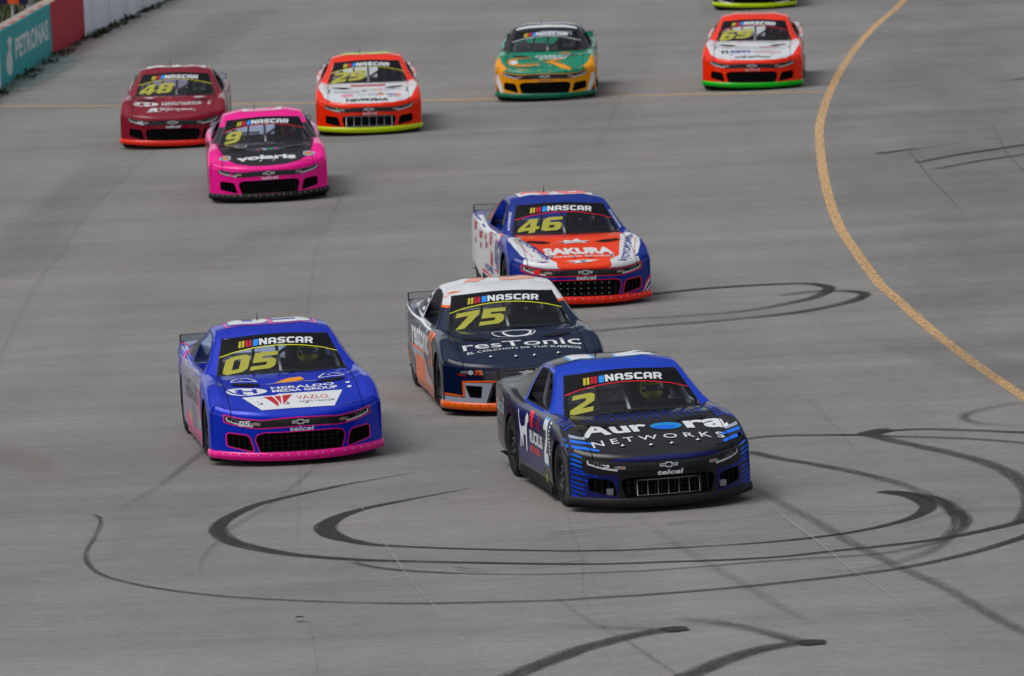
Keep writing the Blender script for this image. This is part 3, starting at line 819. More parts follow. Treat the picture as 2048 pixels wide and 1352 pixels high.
    if detail:
        for x, y in ((-.40, .38), (-.11, .33), (.11, .33), (.40, .38)):
            pm = PM(); z = Hf(x, y); pm.lathe([(.030, .004), (.028, .009), (.012, .011), (.009, .020), (0, .021)], (x, y, z), pins, 14, 'Z')
            pm.tube([(x, y, z + .012), (x - .03, y + .06, z + .022), (x - .05, y + .11, z + .016)], .0015, 'black_plastic', 4); pm.build('hood_pin', root)
    # hood vents: flat black patches, the shade of the recesses painted on
    for sgn in (-1, 1):
        v_ = {'hood': PM()}
        decal(v_, 'top', poly([(sgn * .30, 1.06), (sgn * .44, .99), (sgn * .66, 1.06), (sgn * .60, 1.17), (sgn * .40, 1.14)]), 'inside_black', 5, .05)
        v_['hood'].build('hood_vent', root)
    # spoiler
    sp = PM(); v = []
    for k in range(13):
        x = -.86 + 1.72 * k / 12; y = 4.74 - .06 * (x / .86) ** 2
        for dy, z in ((0, .955), (.035, 1.045), (.041, 1.044), (.006, .955)): v.append((x, y + dy, z))
    sp.add(v, [(4 * i + a, 4 * i + (a + 1) % 4, 4 * (i + 1) + (a + 1) % 4, 4 * (i + 1) + a) for i in range(12) for a in range(4)] + [(0, 1, 2, 3), (48, 49, 50, 51)], mt['spoiler'], smooth=False)
    for x in (-.86, -.45, 0, .45, .86): sp.box((x, 4.73, .995), (.008, .09, .08), 'black_plastic', Matrix.Rotation(-.3, 3, 'X'))
    for yz in ((4.70, 1.045), (4.68, .965)): sp.tube([(-.86, yz[0], yz[1]), (0, yz[0] + .07, yz[1]), (.86, yz[0], yz[1])], .005, 'cage_dark', 6)
    sp.build('spoiler', root)
    # cockpit
    ck = PM()
    W_, y0, y1 = .76, 1.72, 3.46
    ck.add([(-W_, y0, .16), (W_, y0, .16), (W_, y1, .16), (-W_, y1, .16), (-W_, y0, .86), (W_, y0, .86), (W_, y1, .88), (-W_, y1, .88)], [(0, 1, 2, 3), (0, 1, 5, 4)], 'inside_black', smooth=False)
    ck.add([(-W_, y0, .16), (W_, y0, .16), (W_, y1, .16), (-W_, y1, .16), (-W_, y0, .86), (W_, y0, .86), (W_, y1, .88), (-W_, y1, .88)], [(1, 2, 6, 5), (2, 3, 7, 6), (3, 0, 4, 7)], 'cockpit_grey', smooth=False)
    ck.box((-.40, 3.40, .80), (.70, .05, .26), 'cockpit_grey'); ck.box((-.44, 2.9, .52), (.55, .7, .04), 'cockpit_grey', Matrix.Rotation(.4, 3, 'X'))
    ck.build('cockpit', root)
    ds = PM(); ds.box((0, 1.86, .80), (1.50, .34, .10), 'black_plastic', Matrix.Rotation(.05, 3, 'X')); ds.box((.42, 2.00, .86), (.42, .10, .12), 'black_plastic'); ds.build('dashboard', root)
    cg = PM(); c1, c2 = 'bar_grey', 'cage_dark'
    for s in (-1, 1):
        cg.tube([(s * .72, 1.98, .60), (s * .70, 2.02, .84), (s * .60, 2.42, 1.17), (s * .57, 2.55, 1.22), (s * .57, 3.12, 1.24)], .022, c1)
        cg.tube([(s * .66, 3.15, .2), (s * .66, 3.15, .9), (s * .57, 3.13, 1.24)], .022, c1)
        cg.tube([(s * .72, 2.0, .62), (s * .74, 2.6, .66), (s * .68, 3.15, .62)], .02, c2); cg.tube([(s * .72, 2.0, .42), (s * .75, 2.6, .46), (s * .68, 3.15, .42)], .02, c2)
        cg.tube([(s * .57, 3.12, 1.24), (s * .50, 3.5, .95)], .02, c2)
    cg.tube([(-.58, 2.52, 1.215), (.58, 2.52, 1.215)], .02, c2); cg.tube([(-.57, 3.13, 1.24), (.57, 3.13, 1.24)], .02, c2)
    cg.tube([(.02, 1.95, .84), (.02, 2.50, 1.21)], .018, c1); cg.tube([(.57, 3.13, 1.2), (-.62, 3.15, .45)], .02, c2); cg.tube([(-.60, 3.15, 1.1), (-.05, 3.15, .62)], .02, c1); cg.tube([(-.30, 2.0, .80), (-.22, 2.52, 1.2)], .016, c2); cg.tube([(-.66, 3.15, .78), (.66, 3.15, .78)], .02, c2)
    cg.build('roll_cage', root)
    st = PM(); st.box((.42, 2.90, .62), (.46, .08, .72), 'suit_black', Matrix.Rotation(-.22, 3, 'X')); st.box((.42, 2.68, .28), (.44, .5, .10), 'suit_black')
    for s in (-1, 1): st.box((.42 + s * .20, 2.84, .98), (.035, .22, .22), 'suit_black'); st.box((.42 + s * .23, 2.80, .60), (.04, .26, .30), 'suit_black')
    st.box((.42, 2.99, .98), (.36, .05, .24), 'suit_black'); st.build('seat', root)
    sw = PM(); Rm = Matrix.Rotation(R(-65), 3, 'X')
    sw.tube([Vector((.42, 2.20, .71)) + Rm @ Vector((.155 * math.cos(2 * math.pi * k / 20), .155 * math.sin(2 * math.pi * k / 20), 0)) for k in range(20)], .013, 'suit_black', 6, closed=True)
    sw.tube([(.42, 2.20, .71), (.42, 1.98, .64)], .02, 'black_plastic'); sw.box((.42, 2.20, .71), (.28, .02, .03), 'black_plastic'); sw.build('steering_wheel', root)
    # window net on the driver's side
    wn = PM()
    for k in range(7): y = 2.30 + .12 * k; wn.tube([(.845, y, .92), (.74, y, 1.08), (.675, y, 1.20)], .006, 'black_plastic', 4)
    for k in range(5): t = k / 4; x = .84 - .155 * t; z = .93 + .26 * t; wn.tube([(x, 2.25 + .12 * t, z), (x, 3.04, z)], .006, 'black_plastic', 4)
    wn.build('window_net', root)
    for s in (-1, 1):
        for ay in (AXF, AXR): wheel(root, s * (.955 - .14), ay, s, -roll * s * .815)
    an = PM(); an.lathe([(.02, 0), (.009, .02), (.004, .05), (.0025, .10), (0, .10)], (-.12, 2.95, 1.335), 'black_plastic', 8, 'Z'); an.build('antenna', root)
    # mirror on the driver's pillar
    bpy.context.view_layer.update()
    make_driver(dlabel, helm, root)
    return root

# ------------------------------------------------------------------ liveries
def arc(pts_, bulge):   # bends a flat shape upwards in the middle
    return lambda x, y: (x, y + bulge * (1 - (x / .8) ** 2))
def roofnum(D, s, m, om=None):
    g = block(s, .1)
    w_ = .42 * len(s) + .1
    if om: D('roof', poly([(-w_ / 2 - .07, 2.58), (w_ / 2 + .07, 2.58), (w_ / 2 + .07, 3.34), (-w_ / 2 - .07, 3.34)]), om, 1, .05, only='roof')
    D('roof', fit(g, -w_ / 2, w_ / 2, 2.64, 3.28), m, 2, .05, only='roof')
def quarters(D, m, y0=3.25):
    D('top', poly([(-.97, y0), (.97, y0), (.97, 4.88), (-.97, 4.88)]), m, 1, .05)
def both(fn):
    for s in (-1, 1): fn(s)

def deco2(D):
    both(lambda s: [D('front', line([(s * .975, z), (s * (.97 + inn) / 2, z - .025), (s * inn, z - .05)], .032, .016), c, 1, .05) for z, inn, c in
        [(.20, .83, 'blue_royal'), (.247, .83, 'blue_royal'), (.294, .83, 'blue_royal'), (.341, .83, 'blue_royal'), (.388, .80, 'blue_royal'), (.435, .72, 'blue_royal'), (.482, .83, 'blue_royal'), (.529, .84, 'blue_bright'), (.576, .84, 'blue_bright'), (.63, .84, 'blue_bright'), (.69, .66, 'blue_bright'), (.74, .68, 'blue_bright'), (.785, .74, 'silver_blue')]])
    for k in range(19):
        x = -.66 + .072 * k; D('top', line([(x, 1.53), (x + .05, 1.33 - .10 * abs(math.sin(k * 1.3))), (x + .06, 1.20)], .030, .010), 'blue_deep', 1, .04)
    both(lambda s: [D('top', line([(s * .74, 1.5 - .11 * k), (s * .92, 1.32 - .11 * k)], .03), 'blue_royal', 1, .04) for k in range(5)])
    D('front', poly([(-.62, .535), (.62, .535), (.50, .575), (0, .585), (-.50, .575)]), 'purple_dark', 1, .05)
    both(lambda s: D('front', poly([(s * .52, .14), (s * .86, .15), (s * .84, .40), (s * .52, .40)]), 'purple_dark', 1, .05))
    W_ = 'vinyl_white'
    a = lambda x, y: (x, y + .13 * (1 - (x / .82) ** 2) - .02)
    D('top', warp(fit(text('A', .03), -.77, -.44, .66, 1.04, .15), a), W_, 3)
    D('top', warp(fit(text('ur', .035), -.42, -.02, .66, .93), a), W_, 3)
    D('top', warp(poly(ellipse(.175, .80, .165, .135, 32)), a), 'disc_blue', 3)
    D('top', warp(poly(ellipse(.155, .755, .125, .07, 20)), a), 'blue_bright', 4)
    D('top', warp(fit(text('ra', .035), .37, .80, .66, .93), a), W_, 3)
    D('top', warp(fit(text('N E T W O R K S', .004), -.70, .70, .43, .57), lambda x, y: (x, y + .04 * (1 - (x / .7) ** 2))), W_, 3)
    D('front', fit(block('2'), -.665, -.60, .462, .508, .2), W_, 7)
    # side
    D('left', poly([(-3.25, .25), (-1.95, .25), (-1.45, .50), (-1.45, .86), (-3.25, .86)]), 'purple_dark', 1)
    D('left', poly([(-2.55, .67), (-2.42, .67), (-2.42, .84), (-2.62, .84)]), 'splitter_red', 2); D('left', poly([(-2.30, .70), (-2.0, .66), (-2.1, .84)]), 'maroon', 2)
    D('left', poly([(-1.85, .32), (-1.42, .32), (-1.42, .88), (-1.85, .88)]), 'charcoal_paint', 2)
    D('left', fit(block('2'), -1.80, -1.50, .36, .86), 'disc_blue', 3); D('left', fit(block('2'), -1.775, -1.52, .38, .84), W_, 4)
    for k in range(9): D('left', poly([(-1.44, .50 + .04 * k), (-1.38, .50 + .04 * k), (-1.38, .525 + .04 * k), (-1.44, .525 + .04 * k)]), W_, 3)
    D('left', fit(text('RUCKUS', .04), -2.62, -1.88, .50, .64), W_, 4); D('left', fit(text('NETWORKS', .03), -2.62, -2.05, .40, .47), 'splitter_red', 4)
    dog = [(-3.12, .40), (-3.08, .40), (-3.05, .52), (-3.0, .42), (-2.96, .42), (-2.95, .55), (-2.84, .55), (-2.82, .38), (-2.78, .38), (-2.76, .60), (-2.74, .66), (-2.70, .70), (-2.64, .72), (-2.66, .77), (-2.74, .80), (-2.80, .74), (-2.84, .66), (-3.02, .62), (-3.10, .66), (-3.14, .80), (-3.17, .80), (-3.13, .62), (-3.10, .52)]
    D('left', poly(dog), W_, 4)
    D('left', fit(text('telcel', .03), -4.72, -3.98, .64, .83, .2), 'grey_light', 2)
    D('left', poly([(-4.8, .25), (-4.05, .25), (-4.05, .48), (-4.8, .52)]), 'brown_dark', 1)
    D('left', poly([(-1.72, .14), (-1.67, .14), (-1.66, .26), (-1.71, .26)]), 'hi_vis', 3)
    D('roof', poly([(-.66, 2.62), (.66, 2.62), (.66, 3.4), (-.66, 3.4)]), 'black_vinyl', 1, .05, only='roof')
    D('roof', poly([(-.46, 2.66), (-.18, 2.66), (-.18, 3.3), (-.46, 3.3)]), 'disc_blue', 2, .05, only='roof'); D('roof', poly([(-.43, 2.69), (-.21, 2.69), (-.21, 3.27), (-.43, 3.27)]), 'white_paint', 3, .05, only='roof')
    D('roof', fit(block('2'), .02, .48, 2.64, 3.25), 'disc_blue', 2, .05, only='roof'); D('roof', fit(block('2'), .05, .45, 2.67, 3.22), 'white_paint', 3, .05, only='roof')
    quarters(D, 'charcoal_paint', 3.5)

def heraldo(D, dx=0, dy=0, m='vinyl_white', base='blue_wrap', shade='black_vinyl'):
    D('top', poly(ellipse(-.51 + dx, .80 + dy, .235, .135, 36)), m, 2)
    D('top', fit(block('N'), -.63 + dx, -.60 + dx, .72 + dy, .87 + dy), base, 3)
    D('top', poly([(-.60 + dx, .72 + dy), (-.55 + dx, .72 + dy), (-.55 + dx, .78 + dy), (-.44 + dx, .78 + dy), (-.44 + dx, .72 + dy), (-.39 + dx, .72 + dy), (-.39 + dx, .88 + dy), (-.44 + dx, .88 + dy), (-.44 + dx, .82 + dy), (-.55 + dx, .82 + dy), (-.55 + dx, .88 + dy), (-.60 + dx, .88 + dy)]), base, 3)
    D('top', line([(-.74 + dx, .86 + dy), (-.66 + dx, .75 + dy), (-.52 + dx, .685 + dy)], .028), base, 3)
    D('top', fit(text('HERALDO', .03), -.22 + dx, .50 + dx, .86 + dy, .96 + dy), m, 2); D('top', fit(text('MEDIA GROUP', .03), -.22 + dx, .52 + dx, .725 + dy, .83 + dy), m, 2)
    for y in (.74, .88): D('top', poly(ellipse(.66 + dx, y + dy, .035, .03, 12, 60, 300)), m, 2)

def deco05(D):
    W_ = 'vinyl_white'
    heraldo(D)
    D('top', poly([(-.58, .615), (-.20, .615), (-.16, .655), (.56, .66), (.41, .20), (-.41, .20)]), W_, 2)
    D('top', poly([(-.33, .575), (-.245, .575), (-.20, .36), (-.21, .25), (-.34, .575)]), 'red_mark', 3); D('top', poly([(-.225, .575), (-.15, .575), (-.17, .30)]), 'red_mark', 3); D('top', poly([(-.13, .585), (-.01, .605), (-.15, .29)]), 'red_mark', 3)
    D('top', fit(text('VAZLO', .0), .02, .37, .42, .54), 'red_mark', 3); D('top', fit(text('AUTO PARTS', .02), .03, .38, .33, .375), 'grey_ink', 3)
    for cx in (-.49, .51):
        D('top', line([(cx - .15, 1.215), (cx - .07, 1.31), (cx - .03, 1.26), (cx + .02, 1.34), (cx + .14, 1.22)], .016), W_, 6, .05); D('top', line([(cx - .15, 1.205), (cx + .15, 1.205)], .012), W_, 6, .05)
    D('top', poly([(-.16, 1.14), (-.06, 1.21), (.04, 1.25), (.16, 1.26), (.20, 1.20), (.10, 1.17), (.0, 1.15)]), 'amber_paint', 3, .05); D('top', line([(-.25, 1.08), (-.1, 1.12), (.1, 1.14), (.32, 1.12)], .02), 'grey_light', 4, .05)
    D('front', fit(block('05', .09), -.67, -.555, .452, .512, .2), W_, 7)
    both(lambda s: None)
    D('left', poly([(-3.6, .13), (-1.40, .13), (-1.37, .60), (-1.55, .84), (-3.6, .90)]), 'dusty_lilac', 1)
    D('left', poly([(-3.2, .62), (-2.0, .60), (-2.0, .70), (-3.2, .72)]), 'grey_light', 2)
    D('left', fit(text('HERALDO', .03), -3.25, -1.95, .50, .72), 'grey_mid', 3)
    D('left', fit(text('NETWORKS', .01) if False else text('MEDIA', .02), -2.9, -2.0, .76, .84), 'grey_light', 3)
    D('left', poly([(-1.90, .34), (-1.45, .30), (-1.40, .78), (-1.85, .80)]), 'grey_light', 2); D('left', fit(block('05', .09), -1.86, -1.43, .40, .74), 'pink_neon', 3)
    D('left', poly([(-3.25, .12), (-1.40, .12), (-1.40, .26), (-2.2, .22), (-3.25, .34)]), 'pink_neon', 2)
    D('left', poly([(-2.7, .20), (-2.3, .18), (-2.3, .42), (-2.7, .46)]), 'grey_ink', 3); D('left', poly([(-2.95, .26), (-2.85, .25), (-2.85, .36), (-2.95, .37)]), 'hi_vis', 3)
    D('left', poly([(-4.8, .20), (-4.02, .20), (-3.95, .85), (-4.8, .95)]), 'grey_light', 1); D('left', poly([(-4.6, .62), (-4.1, .60), (-4.1, .70), (-4.6, .72)]), 'pink_neon', 2)
    quarters(D, 'silver_blue', 3.0)
    D('top', line([(-.93, 3.5), (-.80, 3.9), (-.86, 4.6)], .03), 'pink_neon', 3)
    roofnum(D, '05', 'white_paint', None); 
    for x0, x1 in ((-.50, -.02), (.02, .50)): D('roof', ring([(x0, 2.60), (x1, 2.60), (x1, 3.32), (x0, 3.32)], .022), 'pink_neon', 2, .05, only='roof')

def deco75(D):
    D('left', poly([(-3.95, .12), (-1.38, .12), (-1.38, .75), (-1.55, .83), (-3.95, .86)]), 'grey_mid', 0)
    D('right', poly([(1.38, .12), (3.95, .12), (3.95, .86), (1.38, .75)]), 'grey_mid', 0)
    W_ = 'vinyl_white'; O = 'orange_neon'
    for lo in (1, -1):
        f_ = lambda L: [(lo * x, z) for x, z in L]
        D('front', line(f_([(.975, .262), (.86, .250), (.752, .238), (.752, .41)]), .024), O, 3, .05); D('front', line(f_([(.764, .406), (.50, .412), (.25, .402), (0, .398)]), .022), O, 3, .05)
        D('front', poly(f_([(.975, .24), (.74, .220), (.74, .395), (.40, .392), (.49, .14), (.975, .15)])), 'grey_light', 2, .05)
        D('front', poly(f_([(.40, .392), (.43, .392), (.52, .14), (.48, .14)])), 'brown_dark', 3, .05)
        D('front', line(f_([(.56, .372), (.72, .378)]), .008), 'chrome_line', 4, .05)
    a = lambda x, y: (x, y + .085 * (1 - (x / .7) ** 2))
    D('top', warp(fit(text('resTonic', .006), -.69, .71, .62, .86), a), W_, 3)
    D('top', warp(fit(text('EL COLCHÓN DE TUS SUEÑOS', .012), -.66, .69, .505, .58), a), W_, 3)
    D('top', ring(ellipse(-.01, 1.27, .25, .12, 36), .014), W_, 3, .04); D('top', ring(ellipse(.03, 1.27, .15, .09, 28), .03), W_, 3, .04)
    D('left', fit(block('75', .09), -1.93, -1.42, .46, .86), O, 4)
    D('left', fit(text('restonic', .03), -3.55, -2.02, .54, .86), W_, 2)
    for k in range(13): D('left', poly([(-3.5 + .12 * k, .56), (-3.485 + .12 * k, .56), (-3.485 + .12 * k, .84), (-3.5 + .12 * k, .84)]), 'grey_light', 1)
    D('left', line([(-3.62, .53), (-3.1, .53), (-2.55, .54), (-2.15, .33), (-1.9, .30), (-1.38, .215)], .035), O, 3)
    D('left', poly([(-3.62, .51), (-2.60, .52), (-2.18, .31), (-1.36, .20), (-1.36, .10), (-2.25, .10), (-2.72, .36), (-3.3, .37)]), 'grey_light', 2)
    D('left', poly([(-3.3, .12), (-2.30, .12), (-2.50, .44), (-3.3, .46)]), O, 3); D('left', poly([(-2.2, .10), (-1.36, .10), (-1.36, .165), (-1.9, .20), (-2.2, .21)]), O, 3)
    D('left', poly([(-4.8, .24), (-4.02, .26), (-4.02, .40), (-4.8, .42)]), O, 2); D('left', poly([(-4.8, .5), (-4.02, .5), (-4.02, .9), (-4.8, .9)]), 'grey_light', 1); D('left', poly([(-4.7, .55), (-4.4, .5), (-4.2, .9), (-4.5, .9)]), 'grey_mid', 2)
    quarters(D, 'grey_mid', 3.0)
    D('left', line([(-4.7, .925), (-3.9, .92), (-3.3, .88), (-2.6, .85), (-2.0, .85)], .02), W_, 3)
    roofnum(D, '75', 'orange_pale', None)
    D('cleft', poly([(-2.40, 1.20), (-2.30, 1.20), (-2.30, 1.26), (-2.40, 1.26)]), O, 2, .04)
    for z, y in ((.97, 3.25), (1.07, 3.22), (1.15, 3.2)): D('cleft', poly([(-y - .1, z), (-y + .08, z), (-y + .08, z + .04), (-y - .1, z + .04)]), W_, 3, .04)

def deco46(D):
    W_ = 'vinyl_white'; w2 = 'white_paint'
    D('top', poly([(-.71, 1.34), (-.745, 1.36), (-.88, 1.22), (-.90, 1.0), (-.87, .75), (-.80, .52), (-.70, .36), (-.52, .25), (-.36, .185), (-.41, .24), (-.56, .62)]), w2, 1, .04)
    D('top', poly([(.71, 1.44), (.78, 1.46), (.88, 1.25), (.90, 1.0), (.87, .75), (.80, .52), (.70, .36), (.52, .25), (.32, .175), (.36, .22), (.52, .40)]), w2, 1, .04)
    D('top', fit(text('SAKURA', .06), -.48, .46, .43, .74), W_, 3.5); D('top', fit(text('Filtration Product', .02), -.45, .46, .335, .40), W_, 3)
    D('top', poly([(-.24, 1.10), (-.14, 1.13), (-.10, 1.20), (0, 1.17), (.06, 1.23), (.12, 1.17), (.24, 1.15), (.16, 1.10), (.18, 1.03), (.02, 1.05), (-.12, 1.0), (-.13, 1.06)]), W_, 3, .05); D('top', line([(-.20, 1.08), (.22, 1.11)], .03), 'grey_ink', 4, .05)
    D('top', poly([(-.26, .20), (-.10, .22), (.0, .235), (.22, .22), (.08, .17), (-.20, .13), (-.10, .18)]), W_, 4, .03); D('top', poly(ellipse(.0, .19, .05, .03, 12)), 'grey_ink', 4, .05)
    g = fit(text('TOYOPOWER', .03), 0, .98, 0, .105); D('top', xf(g, -.80, 1.20, -72), 'blue_deep', 3); D('top', xf(fit(text('Engineered for Life', .01), 0, .62, 0, .035), -.84, 1.02, -74), 'red_neon', 3)
    D('top', xf(g, .63, .24, 77), 'blue_deep', 3); D('top', xf(fit(text('Engineered for Life', .01), 0, .5, 0, .03), .755, .48, 78), 'red_neon', 3)
    both(lambda s: None)
    both(lambda s: D('front', poly([(s * .33, .535), (s * .50, .536), (s * .66, .555), (s * .80, .585), (s * .78, .645), (s * .60, .64), (s * .36, .615)]), w2, 1, .03))
    D('front', poly([(-.34, .535), (.34, .535), (.36, .595), (-.36, .595)]), 'orange_red', 1.5, .012); D('top', poly([(-.37, .08), (.37, .08), (.37, .24), (-.37, .24)]), 'orange_red', 2, .018)
    for k, c in enumerate(('red_neon', W_, 'blue_deep', W_)): D('front', line([(.975, .40 - .045 * k), (.90, .30 - .04 * k), (.84, .19 - .02 * k)], .022), c, 2, .05); D('front', line([(-.975, .40 - .045 * k), (-.90, .30 - .04 * k), (-.84, .19 - .02 * k)], .022), c, 2, .05)
    D('front', poly([(-.68, .50), (-.66, .46), (-.60, .455), (-.585, .50), (-.61, .525)]), 'red_neon', 8, .05)
    D('left', poly([(-4.55, .12), (-1.37, .12), (-1.37, .70), (-1.62, .86), (-4.0, .93), (-4.7, .94)]), w2, 1)
    rnd = random.Random(3)
    for (x, z, w_, h_) in [(-3.95, .78, .30, .13), (-3.45, .70, .28, .12), (-2.95, .60, .22, .10), (-2.55, .68, .26, .16), (-3.9, .60, .2, .08), (-3.4, .56, .15, .09), (-2.50, .40, .34, .22), (-3.0, .72, .16, .08), (-2.7, .80, .2, .05)]:
        D('left', poly([(x, z), (x + w_ * .4, z - .02), (x + w_, z + .02), (x + w_ * .9, z + h_), (x + w_ * .5, z + h_ * .7), (x + .03, z + h_)]), 'red_glyph', 2)
    D('left', fit(block('46', .09), -1.98, -1.46, .38, .80), 'blue_deep', 3); D('left', line([(-1.99, .37), (-1.47, .37)], .03), 'red_neon', 2)
    D('left', fit(text('POWER', .04), -2.95, -2.15, .28, .38), 'blue_deep', 3)
    for k, c in ((0, 'red_neon'), (1, 'blue_deep'), (2, 'red_neon')): D('left', line([(-3.25, .27 - .06 * k), (-1.40, .19 - .045 * k)], .035), c, 2)
    D('left', line([(-1.95, .88), (-1.6, .86), (-1.42, .76)], .02), 'red_neon', 3)
    quarters(D, 'blue_deep', 3.0)
    D('top', poly([(-.97, 3.9), (-.84, 3.9), (-.84, 2.2), (-.97, 2.2)]), w2, 3)
    D('roof', poly([(-.52, 2.6), (.52, 2.6), (.52, 3.3), (-.52, 3.3)]), w2, 1, .05, only='roof'); D('roof', fit(block('46', .1), -.47, .47, 2.63, 3.25), 'red_neon', 2, .05, only='roof')
    D('cfront', xf(fit(text('AUTOPARTES', .02), 0, .24, 0, .03), -.77, .91, 68), W_, 2, .06, only='roof'); D('cfront', xf(fit(text('AUTOPARTES', .02), 0, .24, 0, .03), .66, 1.13, -66), W_, 2, .06, only='roof')
    D('cleft', line([(-3.15, .97), (-3.2, 1.12), (-3.18, 1.2)], .07), 'red_neon', 3, .04)

def deco9(D):
    W_ = 'vinyl_white'
    D('top', poly([(-.80, 1.62), (.80, 1.62), (.79, 1.25), (.76, .9), (.66, .55), (.50, .28), (.30, .17), (0, .14), (-.30, .17), (-.50, .28), (-.66, .55), (-.75, .9), (-.79, 1.25)]), 'black_vinyl', 1, .04)
    D('top', warp(fit(text('volaris', .045), -.50, .47, .38, .62), lambda x, y: (x, y + .03 * (1 - (x / .5) ** 2))), W_, 3)
    rnd = random.Random(2)
    for k, c in enumerate(['pink_neon', 'purple_dark', 'silver_blue', 'vinyl_white', 'disc_blue', 'green_mark', 'green_mark', 'disc_blue', 'pink_neon', 'dusty_lilac']):
        x = -.15 + .035 * k; y = 1.02 + .03 * (k % 3); D('top', poly([(x, y), (x + .04, y), (x + .04, y + .07), (x, y + .07)]), c, 3, .05)
    both(lambda s: (D('top', poly([(s * .80, .62), (s * .68, .72), (s * .60, .70), (s * .59, .56), (s * .66, .50), (s * .77, .55)]), 'silver_blue', 3, .04), D('top', poly([(s * .75, .62), (s * .67, .68), (s * .63, .66), (s * .62, .58), (s * .67, .54)]), 'gold', 4, .04)))
    D('top', ring(ellipse(-.42, 1.27, .10, .035, 18), .012), W_, 4, .05)
    D('top', line([(-.74, 1.20), (-.45, 1.12), (.0, 1.17), (.5, 1.16), (.74, 1.25)], .012), 'grey_light', 2, .04)
    D('front', poly([(-.62, .46), (-.58, .46), (-.575, .51), (-.62, .51)]), 'pink_hot', 8, .05)
    quarters(D, 'silver_blue', 3.2); roofnum(D, '9', 'pink_neon', 'white_paint')
    both(lambda s: D('left' if s < 0 else 'right', poly([(s * 3.3, .3), (s * 1.45, .3), (s * 1.5, .84), (s * 3.3, .84)]), 'black_vinyl', 1)); both(lambda s: D('left' if s < 0 else 'right', fit(block('9'), s * 2.2 - .25, s * 2.2 + .25, .35, .80), W_, 2))

def deco48(D):
    W_ = 'vinyl_white'
    heraldo(D, -.0, .02, W_, 'maroon')
    D('top', fit(text('R', .05), -.46, -.26, .36, .54, .3), W_, 3); D('top', fit(text('Reraqui', .03), -.24, .34, .38, .50, .2), W_, 3); D('top', fit(text('grupo', .01), -.26, .0, .53, .575), W_, 3); D('top', line([(-.48, .35), (-.20, .33)], .015), W_, 3)
    D('top', line([(-.25, 1.12), (.32, 1.16), (.50, 1.10)], .014), 'pink_neon', 3, .04); D('top', poly([(-.6, 1.30), (-.45, 1.35), (-.33, 1.29), (-.45, 1.25)]), W_, 6, .05); D('top', poly([(.6, 1.30), (.45, 1.35), (.33, 1.29), (.45, 1.25)]), W_, 6, .05)
    D('top', line([(-.35, 1.45), (-.05, 1.25)], .03), 'orange_pale', 2, .05)
    D('front', fit(block('48', .08), -.66, -.55, .46, .51, .2), W_, 7)
    roofnum(D, '48', 'maroon', 'white_paint')
    D('right', poly([(1.5, .3), (3.3, .3), (3.3, .84), (1.5, .84)]), 'dusty_lilac', 1); D('right', fit(block('48', .09), 1.9, 2.6, .38, .80), W_, 2); D('right', poly([(4.05, .35), (4.7, .35), (4.7, .9), (4.05, .9)]), 'dusty_lilac', 1); D('left', fit(block('48', .09), -2.6, -1.9, .38, .80), W_, 2)
    quarters(D, 'dusty_lilac', 3.3)

def whitehood(D, rear=True):
    D('top', poly([(-.79, 1.62), (-.88, 1.45), (-.91, 1.2), (-.895, .85), (-.80, .50), (-.66, .28), (-.45, .155), (-.22, .12), (0, .115), (.22, .12), (.45, .155), (.66, .28), (.80, .50), (.895, .85), (.91, 1.2), (.88, 1.45), (.79, 1.62)]), 'white_paint', 1, .04)
    D('top', poly([(-.90, 1.3), (-.86, 1.74), (-.80, 1.74), (-.76, 1.3)]), 'white_paint', 1, .04); D('top', poly([(.90, 1.3), (.86, 1.74), (.80, 1.74), (.76, 1.3)]), 'white_paint', 1, .04)
    quarters(D, 'white_paint', 2.9)
    for s, pj in ((-1, 'left'), (1, 'right')): D(pj, poly([(s * 4.8, .4), (s * 2.8, .5), (s * 2.8, .86), (s * 4.8, .98)]), 'white_paint', 1)

def deco29(D):
    whitehood(D)
    D('top', fit(text('NEWKMAR', .05), -.41, .38, .20, .33), 'black_vinyl', 3)
    D('top', line([(-.32, 1.245), (.33, 1.245)], .075), 'red_glyph', 3, .04); D('top', fit(text('THOMSON', .01), -.64, -.16, .72, .80, .1), 'teal_mark', 3); D('top', fit(text('Z', .05), -.12, -.02, .80, .93), 'teal_mark', 3)
    D('top', fit(text('CNX', .04), -.50, -.27, .47, .62), 'pink_neon', 3); D('top', line([(-.22, .62), (-.12, .60), (-.04, .52), (-.20, .49)], .018), 'grey_light', 3)
    D('top', ring(ellipse(.09, .55, .07, .05, 16), .015), 'blue_mark', 3); D('top', poly([(.14, .50), (.30, .50), (.30, .60), (.14, .60)]), 'orange_pale', 3); D('top', poly([(.18, .62), (.28, .64), (.24, .70)]), 'purple_dark', 3)
    D('top', fit(text('NAC', .05), .34, .52, .50, .60), 'blue_mark', 3); D('top', poly([(.46, .50), (.60, .49), (.60, .60), (.50, .58)]), 'orange_pale', 3); D('top', line([(.36, .44), (.60, .42)], .014), 'blue_mark', 3)
    D('top', fit(text('ceba', .02), .03, .16, .88, .96), 'grey_ink', 3); D('top', poly([(.14, .95), (.24, .96), (.28, .86), (.20, .86)]), 'orange_pale', 3); D('top', fit(text('mexico', .01), .30, .62, .86, .94), 'blue_mark', 3)
    both(lambda s: D('top', fit(text('Z', .03), s * .72 - .035, s * .72 + .035, .70, .90), 'grey_ink', 3))
    D('front', fit(text('nissin', .02), -.15, .15, .385, .42), 'red_mark', 2); D('front', poly(ellipse(-.58, .488, .03, .025, 10)), 'green_mark', 8, .05)
    roofnum(D, '29', 'lime', None)
    D('roof', poly([(-.36, 2.7), (.42, 2.7), (.42, 3.2), (-.36, 3.2)]), 'lime', 1, .05, only='roof')
    both(lambda s: D('left' if s < 0 else 'right', fit(block('29', .09), s * 2.2 - .35, s * 2.2 + .35, .35, .80), 'lime', 2))

